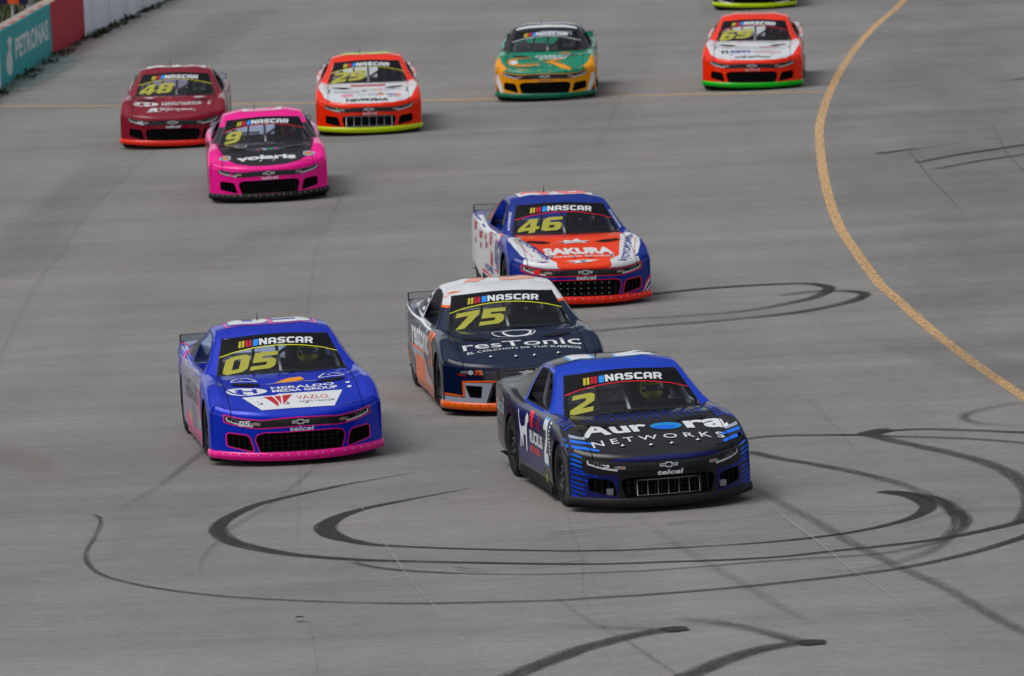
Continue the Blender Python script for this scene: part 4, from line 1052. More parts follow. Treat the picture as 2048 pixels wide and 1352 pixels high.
def decoCR(D0):
    W_ = 'vinyl_white'; g = 'gold'
    def D(pj, ge, m, lay=1, *a, **k):
        if pj == 'top' and lay >= 3: ge = warp(ge, lambda x, y: (x * 1.10, .66 + (y - .62) * 1.22))
        D0(pj, ge, m, lay, *a, **k)
    cres = ellipse(-.33, .62, .34, .27, 22, 75, 325); inn = ellipse(-.26, .65, .26, .19, 22, 85, 310)[::-1]
    D('front', poly([(-.80, .585), (-.66, .545), (-.45, .53), (0, .54), (.45, .53), (.66, .545), (.80, .585), (.74, .64), (.5, .61), (0, .60), (-.5, .61), (-.74, .64)]), 'green_cr', 1, .03); D('top', poly(cres + inn), g, 3, .04); D('top', poly(ellipse(-.55, .60, .07, .09, 16)), 'white_paint', 4, .05)
    D('top', poly([(-.42, .50), (-.05, .58), (.18, .60), (.36, .72), (.14, .72), (.0, .60), (-.30, .54)]), 'amber_paint', 4, .04)
    D('top', poly([(-.05, .60), (.12, .60), (.34, .45), (.60, .13), (.28, .26), (.12, .46)]), 'amber_paint', 4, .04); D('top', line([(-.02, .61), (.14, .585), (.36, .40), (.58, .15)], .02), 'brown_dark', 5, .04)
    D('top', line([(-.58, .44), (-.30, .32), (-.02, .30)], .014), 'brown_dark', 5, .04)
    D('top', fit(text('CARLOS', .04), -.20, .42, .90, 1.04, .2), W_, 5, .04); D('top', fit(text('RACING', .04), -.12, .36, .74, .85, .2), W_, 5, .04); D('top', line([(.36, .88), (.72, 1.05)], .03), W_, 5, .04); D('top', poly([(.20, 1.12), (.32, 1.18), (.46, 1.14), (.42, 1.08)]), g, 5, .04)
    both(lambda s: (D('top', poly([(s * .72, .36), (s * .97, .40), (s * .97, .95), (s * .90, .93), (s * .84, .60)]), 'amber_paint', 2, .04), D('front', poly([(s * .975, .50), (s * .97, .40), (s * .87, .16), (s * .80, .16), (s * .91, .52)]), W_, 2, .05), D('front', poly([(s * .98, .36), (s * .98, .16), (s * .885, .16)]), 'brown_dark', 2, .05)))
    D('roof', poly([(-.62, 2.38), (.62, 2.38), (.56, 2.48), (0, 2.56), (-.56, 2.48)]), W_, 2, .05, only='roof'); D('roof', poly([(-.5, 2.7), (.55, 2.66), (.5, 3.2), (-.45, 3.2)]), 'grey_light', 2, .05, only='roof')
    D('ws', poly([(-.2, .64), (.5, .62), (.5, .74), (-.1, .74)]), 'silver_blue', 1, .06, only='glass')
    both(lambda s: D('left' if s < 0 else 'right', poly([(s * 4.8, .2), (s * 1.4, .2), (s * 1.4, .7), (s * 4.8, .7)]), 'amber_paint', 1))
    D('front', fit(text('telcel', .02), -.105, .13, .385, .43, .25), 'amber', 3)

def deco69(D):
    whitehood(D)
    D('top', fit(text('n', .04), -.60, -.46, .52, .66), 'black_vinyl', 3); D('top', fit(text('cm', .05), -.44, -.03, .52, .67), 'blue_mark', 3); D('top', line([(-.58, .485), (-.10, .485)], .012), 'grey_ink', 3)
    D('top', ring(ellipse(.29, .56, .25, .075, 32), .018), 'red_mark', 3, .05); D('top', fit(text('PETROLIA', .02), .13, .45, .535, .585), 'red_mark', 3)
    D('top', fit(text('ONE MOTION', .05), -.33, .36, .21, .30), 'black_vinyl', 3)
    D('top', fit(text('WIX', .04), -.60, -.40, .84, .90), 'red_mark', 3); D('top', fit(text('servicios', .02), -.34, -.05, .88, .95), 'grey_ink', 3); D('top', line([(-.03, .90), (.25, .86), (.64, .78)], .018), 'navy', 3); D('top', line([(.14, .96), (.50, .92)], .05), 'red_mark', 3)
    D('top', line([(-.15, 1.30), (.45, 1.28)], .03), 'grey_ink', 3, .04); D('top', fit(text('GP', .04), -.34, -.20, 1.27, 1.36), 'pink_neon', 3, .04)
    both(lambda s: D('top', fit(text('T', .03), s * .72 - .035, s * .72 + .035, .75, .92), 'grey_ink', 3))
    D('front', fit(text('telcel', .02), -.10, .13, .385, .42, .25), 'red_mark', 3)
    roofnum(D, '69', 'orange_pale', None)
    both(lambda s: D('left' if s < 0 else 'right', fit(block('69', .09), s * 2.2 - .35, s * 2.2 + .35, .35, .80), 'black_vinyl', 2))

def deco10(D):
    both(lambda s: (D('front', line([(s * .92, .36), (s * .80, .205), (s * .52, .155)], .03), 'white_paint', 2, .05),))
    D('top', fit(block('2'), -.2, .2, .4, .9), 'lime', 2); roofnum(D, '7', 'lime', None)

def MT(b, **k):
    d = dict(bumper=b, hood=b, body=b, roof=b, splitter='black_plastic', spoiler=b); d.update(k); return d
def m5(hp): pass
CARS = [
 ('race_car', 'black and blue striped stock car with yellow 2 on its windshield, nearest the camera', (1.57, 66.64), 10.8, .010, MT('black_vinyl', body='charcoal_paint', roof='blue_royal', cpillar='charcoal_paint', spoiler='clear'), deco2, dict(num='2', bline='line_red', helm='hi_vis', sp_rivet='charcoal_paint', grille='frame', dlabel='driver in yellow-green helmet with dark visor inside the black and blue car 2')),
 ('race_car', 'metallic blue stock car with pink splitter and yellow 05 on its windshield', (-2.39, 71.82), 8.2, .003, MT('blue_wrap', spoiler='silver_panel', trim='pink_neon', splitter='pink_neon', rocker='pink_neon', quarter='charcoal_paint'), deco05, dict(num='05', helm='hi_vis', sp_rivet='chrome_line', dlabel='driver in yellow-green helmet inside the metallic blue car 05')),
 ('race_car', 'navy stock car with white roof and orange trim carrying yellow 75', (.19, 75.45), 7.2, .001, MT('navy', body='navy', roof='white_paint', pillar='navy', pband='orange_neon', spoiler='clear', splitter='orange_neon', rocker='orange_neon', quarter='navy'), deco75, dict(model='m', num='75', helm='charcoal_paint', sp_rivet='brown_dark', dlabel='driver inside the navy and white-roofed car 75')),
 ('race_car', 'orange, white and blue stock car with red splitter and yellow 46', (1.02, 87.11), 7.9, -.029, MT('blue_deep', hood='orange_red', spoiler='clear', trim='red_neon', splitter='splitter_red'), deco46, dict(num='46', bline='line_red', helm='charcoal_paint', sp_rivet='chrome_line', grille='studs', pins='grey_light', dlabel='driver inside the orange and white hooded car 46')),
 ('race_car', 'hot pink stock car with black hood and yellow 9 on its windshield', (-3.84, 105.92), 3.2, .012, MT('pink_hot', spoiler='silver_panel', pillar='charcoal_paint', pband='charcoal_paint'), deco9, dict(num='9', bline='line_red', helm='maroon', sp_rivet='vinyl_white', dlabel='driver inside the hot pink car 9')),
 ('race_car', 'maroon stock car with red splitter and yellow 48 on its windshield', (-6.01, 118.22), .6, -.022, MT('maroon', spoiler='grey_light', splitter='splitter_red'), deco48, dict(num='48', helm='white_paint', dlabel='driver inside the maroon car 48')),
 ('race_car', 'fluorescent orange stock car with white hood, lime splitter and yellow 29', (-2.44, 119.22), 1.3, -.014, MT('orange_fluo', spoiler='white_paint', splitter='lime'), deco29, dict(num='29', helm='charcoal_paint', grille='light', sp_rivet='amber', dlabel='driver inside the orange car 29 with the lime splitter')),
 ('race_car', 'green stock car with amber nose and dark roof', (.86, 125.8), -2.1, -.015, MT('amber_paint', hood='green_cr', body='green_cr', roof='black_vinyl', spoiler='green_cr', splitter='green_dark', tel='amber'), decoCR, dict(num='', bline='vinyl_white', helm='white_paint', sp_rivet=None, dlabel='driver inside the green and amber car')),
 ('race_car', 'fluorescent orange stock car with white hood, bright green splitter and yellow 69', (4.88, 126.07), -4.0, -.030, MT('orange_fluo', spoiler='white_paint', splitter='green_fluo'), deco69, dict(num='69', bline='line_red', helm='maroon', sp_rivet=None, dlabel='driver inside the orange car 69 with the green splitter')),
 ('race_car', 'black stock car with lime splitter at the top edge, only its nose in view', (6.02, 152.08), -3.7, -.03, MT('charcoal_paint', splitter='lime'), deco10, dict(num='7', helm='white_paint', sp_rivet=None, dlabel='driver inside the black car at the top edge')),
]

# ------------------------------------------------------------------ track
def road_mat(name, col, warm):
    m = bpy.data.materials.new(name); m.use_nodes = True; n = m.node_tree; b = n.nodes['Principled BSDF']; MATS[name] = m
    L = n.links.new
    tc = n.nodes.new('ShaderNodeTexCoord')
    def noise(sc, det, stretch=(1, 1, 1), rot=0, rough=.55):
        mp = n.nodes.new('ShaderNodeMapping'); mp.inputs['Scale'].default_value = stretch; mp.inputs['Rotation'].default_value = (0, 0, rot)
        z = n.nodes.new('ShaderNodeTexNoise'); z.inputs['Scale'].default_value = sc; z.inputs['Detail'].default_value = det; z.inputs['Roughness'].default_value = rough
        L(tc.outputs['Object'], mp.inputs['Vector']); L(mp.outputs[0], z.inputs['Vector']); return z.outputs['Fac']
    def rampf(src, lo, hi, a, b_):
        r = n.nodes.new('ShaderNodeMapRange'); r.inputs[1].default_value = lo; r.inputs[2].default_value = hi; r.inputs[3].default_value = a; r.inputs[4].default_value = b_; L(src, r.inputs[0]); return r.outputs[0]
    def mul(a, b_):
        r = n.nodes.new('ShaderNodeMath'); r.operation = 'MULTIPLY'; L(a, r.inputs[0]); L(b_, r.inputs[1]); return r.outputs[0]
    v = rampf(noise(.16, 6), .3, .7, .87, 1.11)
    if name == 'apron_track': v = mul(v, rampf(noise(.8, 6, (1, .25, 1), R(-35), .7), .3, .7, .88, 1.12))
    v = mul(v, rampf(noise(.9, 6, (1, .10, 1), R(7)), .3, .7, .93, 1.06))       # rubbered-in driving lines
    v = mul(v, rampf(noise(.5, 8, (.10, 1.3, 1), R(4), .7), .3, .7, .83, 1.13))     # broom-finish bands across the lanes
    v = mul(v, rampf(noise(16, 6, rough=.8), .25, .75, .80, 1.20)); v = mul(v, rampf(noise(5, 5), .3, .75, .95, 1.05)); v = mul(v, rampf(noise(9, 5, (.22, 1.6, 1), R(3), .75), .3, .7, .82, 1.17))
    mxn = n.nodes.new('ShaderNodeMix'); mxn.data_type = 'RGBA'; mxn.inputs['A'].default_value = (*col, 1); mxn.inputs['B'].default_value = (*warm, 1); L(rampf(noise(.07, 4), .35, .65, 0, 1), mxn.inputs['Factor'])
    sc = n.nodes.new('ShaderNodeVectorMath'); sc.operation = 'SCALE'; L(mxn.outputs['Result'], sc.inputs[0]); L(v, sc.inputs['Scale']); L(sc.outputs[0], b.inputs['Base Color'])
    b.inputs['Roughness'].default_value = .85; b.inputs['Specular IOR Level'].default_value = .3
    bp = n.nodes.new('ShaderNodeBump'); bp.inputs['Strength'].default_value = .35; bp.inputs['Distance'].default_value = .006; L(noise(30, 4), bp.inputs['Height']); L(bp.outputs[0], b.inputs['Normal'])
    return m
road_mat('concrete_track', (.222, .219, .212), (.240, .231, .219)); road_mat('apron_track', (.196, .195, .191), (.212, .207, .200))
mat('grass_ground', (.045, .06, .022), .95, bump=.5, noise=.45, scale=1.5)

def mark_mat(name, col, strength, scale=9, stretch=(1, 1, 1), lo=.30, hi=.62):
    """worn mark: opacity = painted-in strength (attribute) x noise"""
    m = bpy.data.materials.new(name); m.use_nodes = True; n = m.node_tree; MATS[name] = m; b = n.nodes['Principled BSDF']; L = n.links.new
    b.inputs['Base Color'].default_value = (*col, 1); b.inputs['Roughness'].default_value = .8
    at = n.nodes.new('ShaderNodeAttribute'); at.attribute_name = 'wear'; uv = n.nodes.new('ShaderNodeUVMap'); uv.uv_map = 'UVMap'
    mp = n.nodes.new('ShaderNodeMapping'); mp.inputs['Scale'].default_value = stretch; nz = n.nodes.new('ShaderNodeTexNoise'); nz.inputs['Scale'].default_value = scale; nz.inputs['Detail'].default_value = 5
    L(uv.outputs[0], mp.inputs['Vector']); L(mp.outputs[0], nz.inputs['Vector'])
    r = n.nodes.new('ShaderNodeMapRange'); r.inputs[1].default_value = lo; r.inputs[2].default_value = hi; r.inputs[3].default_value = .40; r.inputs[4].default_value = 1.0; L(nz.outputs['Fac'], r.inputs[0])
    n2 = n.nodes.new('ShaderNodeTexNoise'); n2.inputs['Scale'].default_value = 28; n2.inputs['Detail'].default_value = 4; L(uv.outputs[0], n2.inputs['Vector'])
    r2 = n.nodes.new('ShaderNodeMapRange'); r2.inputs[1].default_value = .36; r2.inputs[2].default_value = .60; r2.inputs[3].default_value = .45; r2.inputs[4].default_value = 1.1; L(n2.outputs['Fac'], r2.inputs[0])
    m0 = n.nodes.new('ShaderNodeMath'); m0.operation = 'MULTIPLY'; L(r.outputs[0], m0.inputs[0]); L(r2.outputs[0], m0.inputs[1])
    m1 = n.nodes.new('ShaderNodeMath'); m1.operation = 'MULTIPLY'; L(at.outputs['Fac'], m1.inputs[0]); L(m0.outputs[0], m1.inputs[1])
    m2 = n.nodes.new('ShaderNodeMath'); m2.operation = 'MULTIPLY'; m2.use_clamp = True; L(m1.outputs[0], m2.inputs[0]); m2.inputs[1].default_value = strength
    t = n.nodes.new('ShaderNodeBsdfTransparent'); mx = n.nodes.new('ShaderNodeMixShader'); L(m2.outputs[0], mx.inputs[0]); L(t.outputs[0], mx.inputs[1]); L(b.outputs[0], mx.inputs[2])
    L(mx.outputs[0], n.nodes['Material Output'].inputs['Surface']); return m
mark_mat('skid_rubber', (.014, .014, .015), 1.7, 1.0, (.9, 34, 1), .36, .60); mark_mat('skid_tread', (.03, .03, .03), 1.2, 1.0, (2.0, 60, 1), .42, .56)
mark_mat('joint_dark', (.06, .058, .055), .8, 4.0, (1.5, 1, 1), .35, .6); mark_mat('crack_pale', (.42, .42, .40), .9, 5.0, (1.5, 1, 1), .38, .6)
mark_mat('line_paint', (.64, .40, .18), 1.6, 3.0, (2, 6, 1), .28, .55); mark_mat('teal_spill', (.20, .30, .28), 1.0, 1.5, (.6, 3, 1), .4, .65); mark_mat('stain_dark', (.12, .115, .11), .8, 1.2, (.6, 1.5, 1), .3, .7)
mark_mat('stain_pink', (.30, .20, .18), .8, 1.2, (.6, 1.5, 1), .3, .7)

LAYER = [0]
def ribbon(name, pts, width, m, wear=None, z=None, n=10, world=False, kind='structure', taper=0):
    """flat strip on the ground following traced points; wear = opacity along it"""
    P = [Vector(p) if world else ground(*p) for p in pts]
    Q = catmull(P, n); K = len(Q)
    if wear is None: wear = [1, 1]
    if z is None: LAYER[0] += 1; z = .004 + .0006 * LAYER[0]
    v = []; f = []; wr = []; uvs = []; s = 0; cols = (-1, -.72, -.3, .3, .72, 1)
    NC = len(cols)
    for i, p in enumerate(Q):
        a = Q[max(0, i - 1)]; b = Q[min(K - 1, i + 1)]; t = (b - a); t.z = 0; t.normalize(); nn = Vector((-t.y, t.x, 0))
        if i: s += (p - Q[i - 1]).length
        q = i / (K - 1) * (len(wear) - 1); k = min(int(q), len(wear) - 2); wv = wear[k] + (wear[k + 1] - wear[k]) * (q - k)
        wd = width[0] + (width[1] - width[0]) * i / (K - 1) if isinstance(width, tuple) else width
        if isinstance(width, list): q2 = i / (K - 1) * (len(width) - 1); k2 = min(int(q2), len(width) - 2); wd = width[k2] + (width[k2 + 1] - width[k2]) * (q2 - k2)
        for c in cols:
            v.append((p.x + nn.x * c * wd / 2, p.y + nn.y * c * wd / 2, z)); wr.append(wv * (1 if m == 'line_paint' else (0 if abs(c) == 1 else (.6 if abs(c) > .5 else 1)))); uvs.append((s, (c + 1) / 2 * wd))
    for i in range(K - 1):
        for c in range(NC - 1): f.append((NC * i + c, NC * i + c + 1, NC * (i + 1) + c + 1, NC * (i + 1) + c))
    me = bpy.data.meshes.new(name); me.from_pydata(v, [], f); me.materials.append(MATS[m])
    at = me.attributes.new('wear', 'FLOAT', 'POINT'); at.data.foreach_set('value', wr)
    uv = me.uv_layers.new(name='UVMap')
    for l in me.loops: uv.data[l.index].uv = uvs[l.vertex_index]
    o = bpy.data.objects.new(name, me); C.objects.link(o); tag(o, kind=kind); return o

def sheet(name, pts, z, m, kind='structure'):
    v, f = poly(pts); me = bpy.data.meshes.new(name); me.from_pydata([(x, y, z) for x, y in v], [], f); me.materials.append(MATS[m]); o = bpy.data.objects.new(name, me); C.objects.link(o); return tag(o, kind=kind)
sheet('ground', [(-900, -300), (900, -300), (900, 1500), (-900, 1500)], -.05, 'grass_ground')
# wall line (outer edge of the track) and inner yellow line
WALL_PX = [(0, 178), (105, 112), (170, 75), (330, 0)]
WB = [ground(*p) for p in WALL_PX]
WALL = [Vector((-13.4, 40, 0)), Vector((-13.1, 70, 0)), Vector((-12.4, 100, 0)), Vector((-11.5, 122, 0))] + WB + [Vector((-6.6, 190, 0)), Vector((-3.2, 214, 0)), Vector((2.5, 240, 0)), Vector((12, 268, 0)), Vector((28, 300, 0))]
WC = catmull(WALL, 6)
tr = [(p.x - .05, p.y) for p in WC]
sheet('road', [(-13.4, 10)] + tr + [(140, 420), (140, 10)], 0, 'concrete_track')
YL = [(1850, -62), (1808, 0), (1750, 53), (1710, 98), (1681, 142), (1659, 186), (1646, 222), (1639, 253), (1640, 293), (1645, 337), (1655, 386), (1668, 426), (1686, 466), (1710, 501), (1737, 539), (1763, 572), (1800, 604), (1845, 645), (1900, 690), (1960, 735), (2048, 795), (2160, 870), (2300, 950), (2480, 1070), (2700, 1200), (2950, 1330)]
yl = [ground(*p) for p in YL]
ys_ = catmull(yl, 4)
sheet('apron', [(p.x, p.y) for p in ys_] + [(60, 30), (120, 30), (120, 400), (60, 400)], .004, 'apron_track')
ribbon('yellow_line', YL, .155, 'line_paint', [.8, .62, .75, .6, .7, .62, .8, .7, .8, .68, .75, .7, .62, .7, .6, .66, .6, .62, .58, .66, .6, .6, .6], n=6)
ribbon('timing_line', [(-60, 214), (0, 213), (240, 212), (450, 209), (640, 206), (870, 201), (1080, 196), (1250, 192), (1450, 188), (1650, 184)], .22, 'line_paint', [.6, .7, .7, .85, .85, .9, .75, .7, .6], n=8)

r4 = lambda L: [(100 + x * .48828, 900 + y * .48828) for x, y in L]
r5 = lambda L: [(1100 + x * .46289, 800 + y * .46289) for x, y in L]
r3 = lambda L: [(1200 + x * .4437, y * .4437) for x, y in L]
r6 = lambda L: [(x * .4395, 200 + y * .4395) for x, y in L]
SK = 'skid_mark'
S1 = r4([(1500, 92), (1350, 118), (1200, 145), (1000, 187), (850, 225), (760, 263), (702, 300), (690, 335), (740, 375), (850, 405), (1000, 430), (1250, 450), (1500, 458), (1800, 464), (2047, 468)]) + r5([(250, 709), (500, 701), (750, 692), (1000, 678), (1200, 657), (1500, 625), (1700, 598), (1850, 570), (2048, 522), (2250, 440)])
ribbon(SK, S1, [.08, .12, .15, .17, .20, .25, .25, .20, .15, .13, .13, .13, .14, .15, .16, .17, .20], 'skid_rubber', [.1, .35, .6, .7, .9, 1, 1, 1, .9, .7, .75, .8, .8, .8, .8, .75, .8, .8, .75, .8, .9, .95, 1.1, 1.3, 1.3])
S2 = r4([(1740, 155), (1600, 180), (1450, 208), (1300, 238), (1200, 268), (1142, 298), (1128, 325), (1160, 352), (1230, 373), (1350, 391), (1600, 403), (2047, 414)]) + r5([(200, 652), (400, 647), (800, 626), (1100, 600), (1300, 573), (1450, 543), (1570, 508), (1630, 472), (1620, 440), (1560, 414), (1480, 400), (1425, 397)])
ribbon(SK, S2, [.06, .12, .15, .20, .27, .27, .20, .13, .12, .12, .12, .12, .13, .15, .20, .26, .26, .20], 'skid_rubber', [.15, .5, .7, .9, 1.2, 1.3, 1.3, 1.2, 1, .8, .7, .7, .7, .7, .7, .8, .9, .95, 1, 1.2, 1.3, 1.3, 1.3, .9])
S3 = r5([(1490, 398), (1600, 412), (1700, 445), (1760, 490), (1778, 530), (1745, 572), (1680, 612), (1500, 655), (1350, 672), (1000, 694), (700, 718), (400, 740), (0, 754)]) + r4([(1850, 510), (1650, 506), (1450, 495), (1320, 480), (1240, 461)])
ribbon(SK, S3, [.16, .24, .26, .20, .16, .13, .12, .12, .12, .12], 'skid_rubber', [.3, .5, .65, .8, .6, .4, .3, .3, .3, .4, .35, .4, .4, .4, .5, .5, .4])
S4 = r4([(160, 265), (198, 274), (206, 308), (182, 360), (152, 410), (150, 455), (190, 500), (280, 535), (450, 570), (700, 600), (1000, 618), (1300, 628), (1600, 629), (2047, 618)]) + r5([(200, 856), (400, 844), (800, 812), (1200, 770), (1500, 730), (1750, 680), (1950, 625), (2080, 580), (2250, 500)])
ribbon(SK, S4, [.07, .07, .08, .10, .13, .15, .17, .18], 'skid_rubber', [.3, .45, .4, .35, .4, .45, .5, .5, .5, .45, .5, .5, .45, .5, .5, .55, .6, .6, .65, .7, .7, .7])
ribbon(SK, r5([(800, 176), (900, 163), (1000, 156), (1200, 153), (1360, 151), (1440, 137), (1600, 128), (1800, 132), (2048, 142), (2200, 150)]), .19, 'skid_rubber', [.5, .6, .6, .6, .9, .7, .6, .6, .6, .6])
ribbon(SK, r5([(1365, 150), (1450, 158), (1650, 163), (1850, 172), (2048, 187), (2200, 200)]), .17, 'skid_rubber', [.9, .6, .5, .4, .4, .4])
ribbon(SK, r5([(1362, 148), (1430, 165), (1520, 186), (1700, 224), (1850, 262), (1960, 305), (2030, 350), (2075, 410), (2070, 480), (2030, 530)]), .24, 'skid_tread', [1.2, 1, .8, .75, .75, .8, .8, .9, .9, .9])
ribbon(SK, r5([(1368, 150), (1445, 132), (1480, 128)]), .35, 'skid_rubber', [1.3, .9, .1])
ribbon(SK, r5([(860, 226), (1000, 256), (1200, 290), (1400, 333), (1550, 378), (1690, 440), (1760, 500)]), .19, 'skid_tread', [.9, .9, .85, .7, .45, .35, .2])
ribbon(SK, r5([(-260, 1240), (-120, 1175), (0, 1130), (100, 1090), (200, 1060), (350, 1022), (480, 998)]), .30, 'skid_tread', [1, 1, 1, 1.1, 1.1, 1, 1])
ribbon(SK, r5([(465, 994), (520, 993), (560, 995), (602, 996)]), [.02, .34, .34, .03], 'skid_rubber', [1.3, 1.5, 1.5, 1])
ribbon(SK, r5([(330, 1310), (480, 1250), (600, 1193), (750, 1130), (900, 1082), (1070, 1052)]), .30, 'skid_tread', [1, 1, 1, 1, 1.1, 1])
ribbon(SK, r5([(1055, 1051), (1110, 1050), (1150, 1053), (1192, 1056)]), [.02, .34, .34, .03], 'skid_rubber', [1.3, 1.5, 1.5, 1])
ribbon(SK, r5([(540, 945), (650, 958), (750, 970), (900, 1000), (1080, 1048)]), .24, 'skid_rubber', [.05, .2, .35, .3, .5])
ribbon(SK, r5([(100, 975), (250, 985), (400, 992), (500, 993)]), .18, 'skid_rubber', [.0, .15, .25, .5])
ribbon(SK, [(1230, 598), (1300, 590), (1400, 579), (1500, 572), (1600, 568), (1645, 572), (1658, 579), (1630, 595), (1560, 611), (1480, 624), (1350, 634), (1200, 641)], .21, 'skid_rubber', [.7, .8, .8, .8, .8, .9, .9, .7, .5, .4, .3, .2])
ribbon(SK, [(1560, 592), (1620, 585), (1680, 583), (1722, 586), (1728, 592), (1700, 604), (1600, 625), (1450, 641), (1300, 653), (1180, 664)], .21, 'skid_rubber', [.3, .5, .6, .9, .9, .7, .6, .5, .5, .4])
ribbon(SK, r3([(1250, 695), (1340, 684), (1432, 672)]), .20, 'skid_rubber', [.9, .8, .6]); ribbon(SK, r3([(1432, 672), (1600, 650), (1800, 625)]), .14, 'skid_rubber', [.3, .15, .1])
ribbon(SK, r3([(1425, 736), (1600, 702), (1750, 680), (1950, 650), (2100, 628)]), .22, 'skid_rubber', [.5, .7, .8, .8, .8]); ribbon(SK, r3([(1515, 764), (1700, 730), (1850, 708), (2050, 678)]), .22, 'skid_rubber', [.5, .6, .5, .4])
ribbon(SK, r3([(1830, 368), (1911, 356), (2000, 344)]), .3, 'skid_rubber', [.1, .45, .5])
ribbon(SK, r5([(2100, 14), (1980, 22), (1880, 42), (1800, 64), (1790, 86), (1860, 105), (1960, 113), (2100, 116)]), .16, 'skid_rubber', [.2, .25, .3, .35, .3, .25, .2, .2])
ribbon(SK, r5([(880, 385), (1000, 450), (1150, 530), (1300, 620), (1500, 722), (1700, 812), (1900, 930), (2100, 1035), (2250, 1110)]), .17, 'skid_tread', [.15, .3, .4, .45, .45, .45, .45, .45, .4])
ribbon(SK, r5([(370, 505), (550, 630), (700, 722), (850, 810), (1000, 900), (1150, 975)]), .15, 'skid_tread', [.05, .12, .18, .2, .2, .05])
ribbon(SK, r4([(640, 0), (560, 60), (500, 112), (430, 160), (350, 210), (230, 272)]), .10, 'skid_rubber', [.3, .3, .2, .12, .12, .0]); ribbon(SK, r4([(1100, 60), (1040, 115), (980, 165), (920, 205)]), .08, 'skid_rubber', [.1, .18, .15, .0])
ribbon(SK, r4([(690, 375), (645, 420), (620, 470), (615, 520)]), .07, 'skid_rubber', [.25, .15, .1, .0])
ribbon(SK, r4([(720, 600 - 265), (850, 260), (950, 200)]), .06, 'skid_rubber', [.35, .2, .1])
ribbon(SK, r5([(1500, 550), (1650, 510), (1780, 485), (2000, 475), (2150, 470)]), .14, 'skid_rubber', [.1, .2, .2, .15, .1]); ribbon(SK, r5([(500, 540), (700, 525), (1000, 500), (1300, 490), (1560, 480)]), .13, 'skid_rubber', [.25, .2, .15, .2, .05])
ribbon(SK, r5([(0, 585), (200, 565), (400, 548)]), .12, 'skid_rubber', [.25, .2, .0]); ribbon(SK, r5([(400, 640), (700, 612), (1000, 590)]), .10, 'skid_rubber', [.1, .2, .05])
ribbon(SK, r5([(1150, 735), (1300, 748), (1500, 705), (1650, 655), (1750, 580)]), .13, 'skid_rubber', [.05, .2, .3, .35, .3])
ribbon(SK, r4([(1660, 489), (1740, 497), (1900, 490), (2047, 480), (2200, 460)]), .12, 'skid_rubber', [.4, .3, .2, .25, .2])
# cracks and slab joints
ribbon('crack', r5([(875, 375), (960, 465), (1040, 535), (1130, 600), (1210, 665), (1300, 738), (1450, 835), (1600, 945), (1750, 1035), (1880, 1130), (2000, 1220)]), .026, 'crack_pale', [.1, .3, .7, .8, .7, .5, .4, .3, .25, .2, .1])
ribbon('crack', r4([(1180, 68), (1220, 150), (1255, 225), (1300, 270), (1345, 352), (1420, 460), (1480, 548), (1565, 640), (1640, 738), (1720, 820), (1810, 925)]), .030, 'crack_pale', [.1, .3, .6, .3, .5, .6, .4, .5, .35, .3, .2])
ribbon('crack', r5([(1380, 650 - 650 + 20), (1500, 60)]), .03, 'joint_dark', [0, .1])
ribbon('crack', r3([(1390, 680), (1440, 745), (1500, 820), (1560, 880), (1640, 970)]), .035, 'joint_dark', [.5, .8, .8, .6, .2]); ribbon('crack', r3([(1770, 570), (1840, 700), (1911, 775), (2000, 860)]), .035, 'joint_dark', [.2, .6, .7, .5])
ribbon('crack', r5([(1110, 0), (1170, 60), (1230, 120), (1290, 190), (1340, 260)]), .03, 'joint_dark', [.1, .3, .3, .25, .1]); ribbon('crack', r5([(30, 868), (150, 950), (300, 1030), (420, 1110), (540, 1190), (620, 1250)]), .035, 'joint_dark', [.3, .6, .6, .8, .6, .4])
ribbon('crack', r5([(70, 480), (90, 560), (140, 700), (150, 860), (250, 1010)]), .03, 'joint_dark', [.15, .2, .2, .15, .1]); ribbon('crack', r4([(1060, 700), (1080, 800), (1100, 930)]), .03, 'joint_dark', [.1, .2, .2])
ribbon('crack', r4([(1020, 0), (1020, 250), (1010, 450)]), .03, 'joint_dark', [.1, .15, .05]); 
J = 'slab_joint'
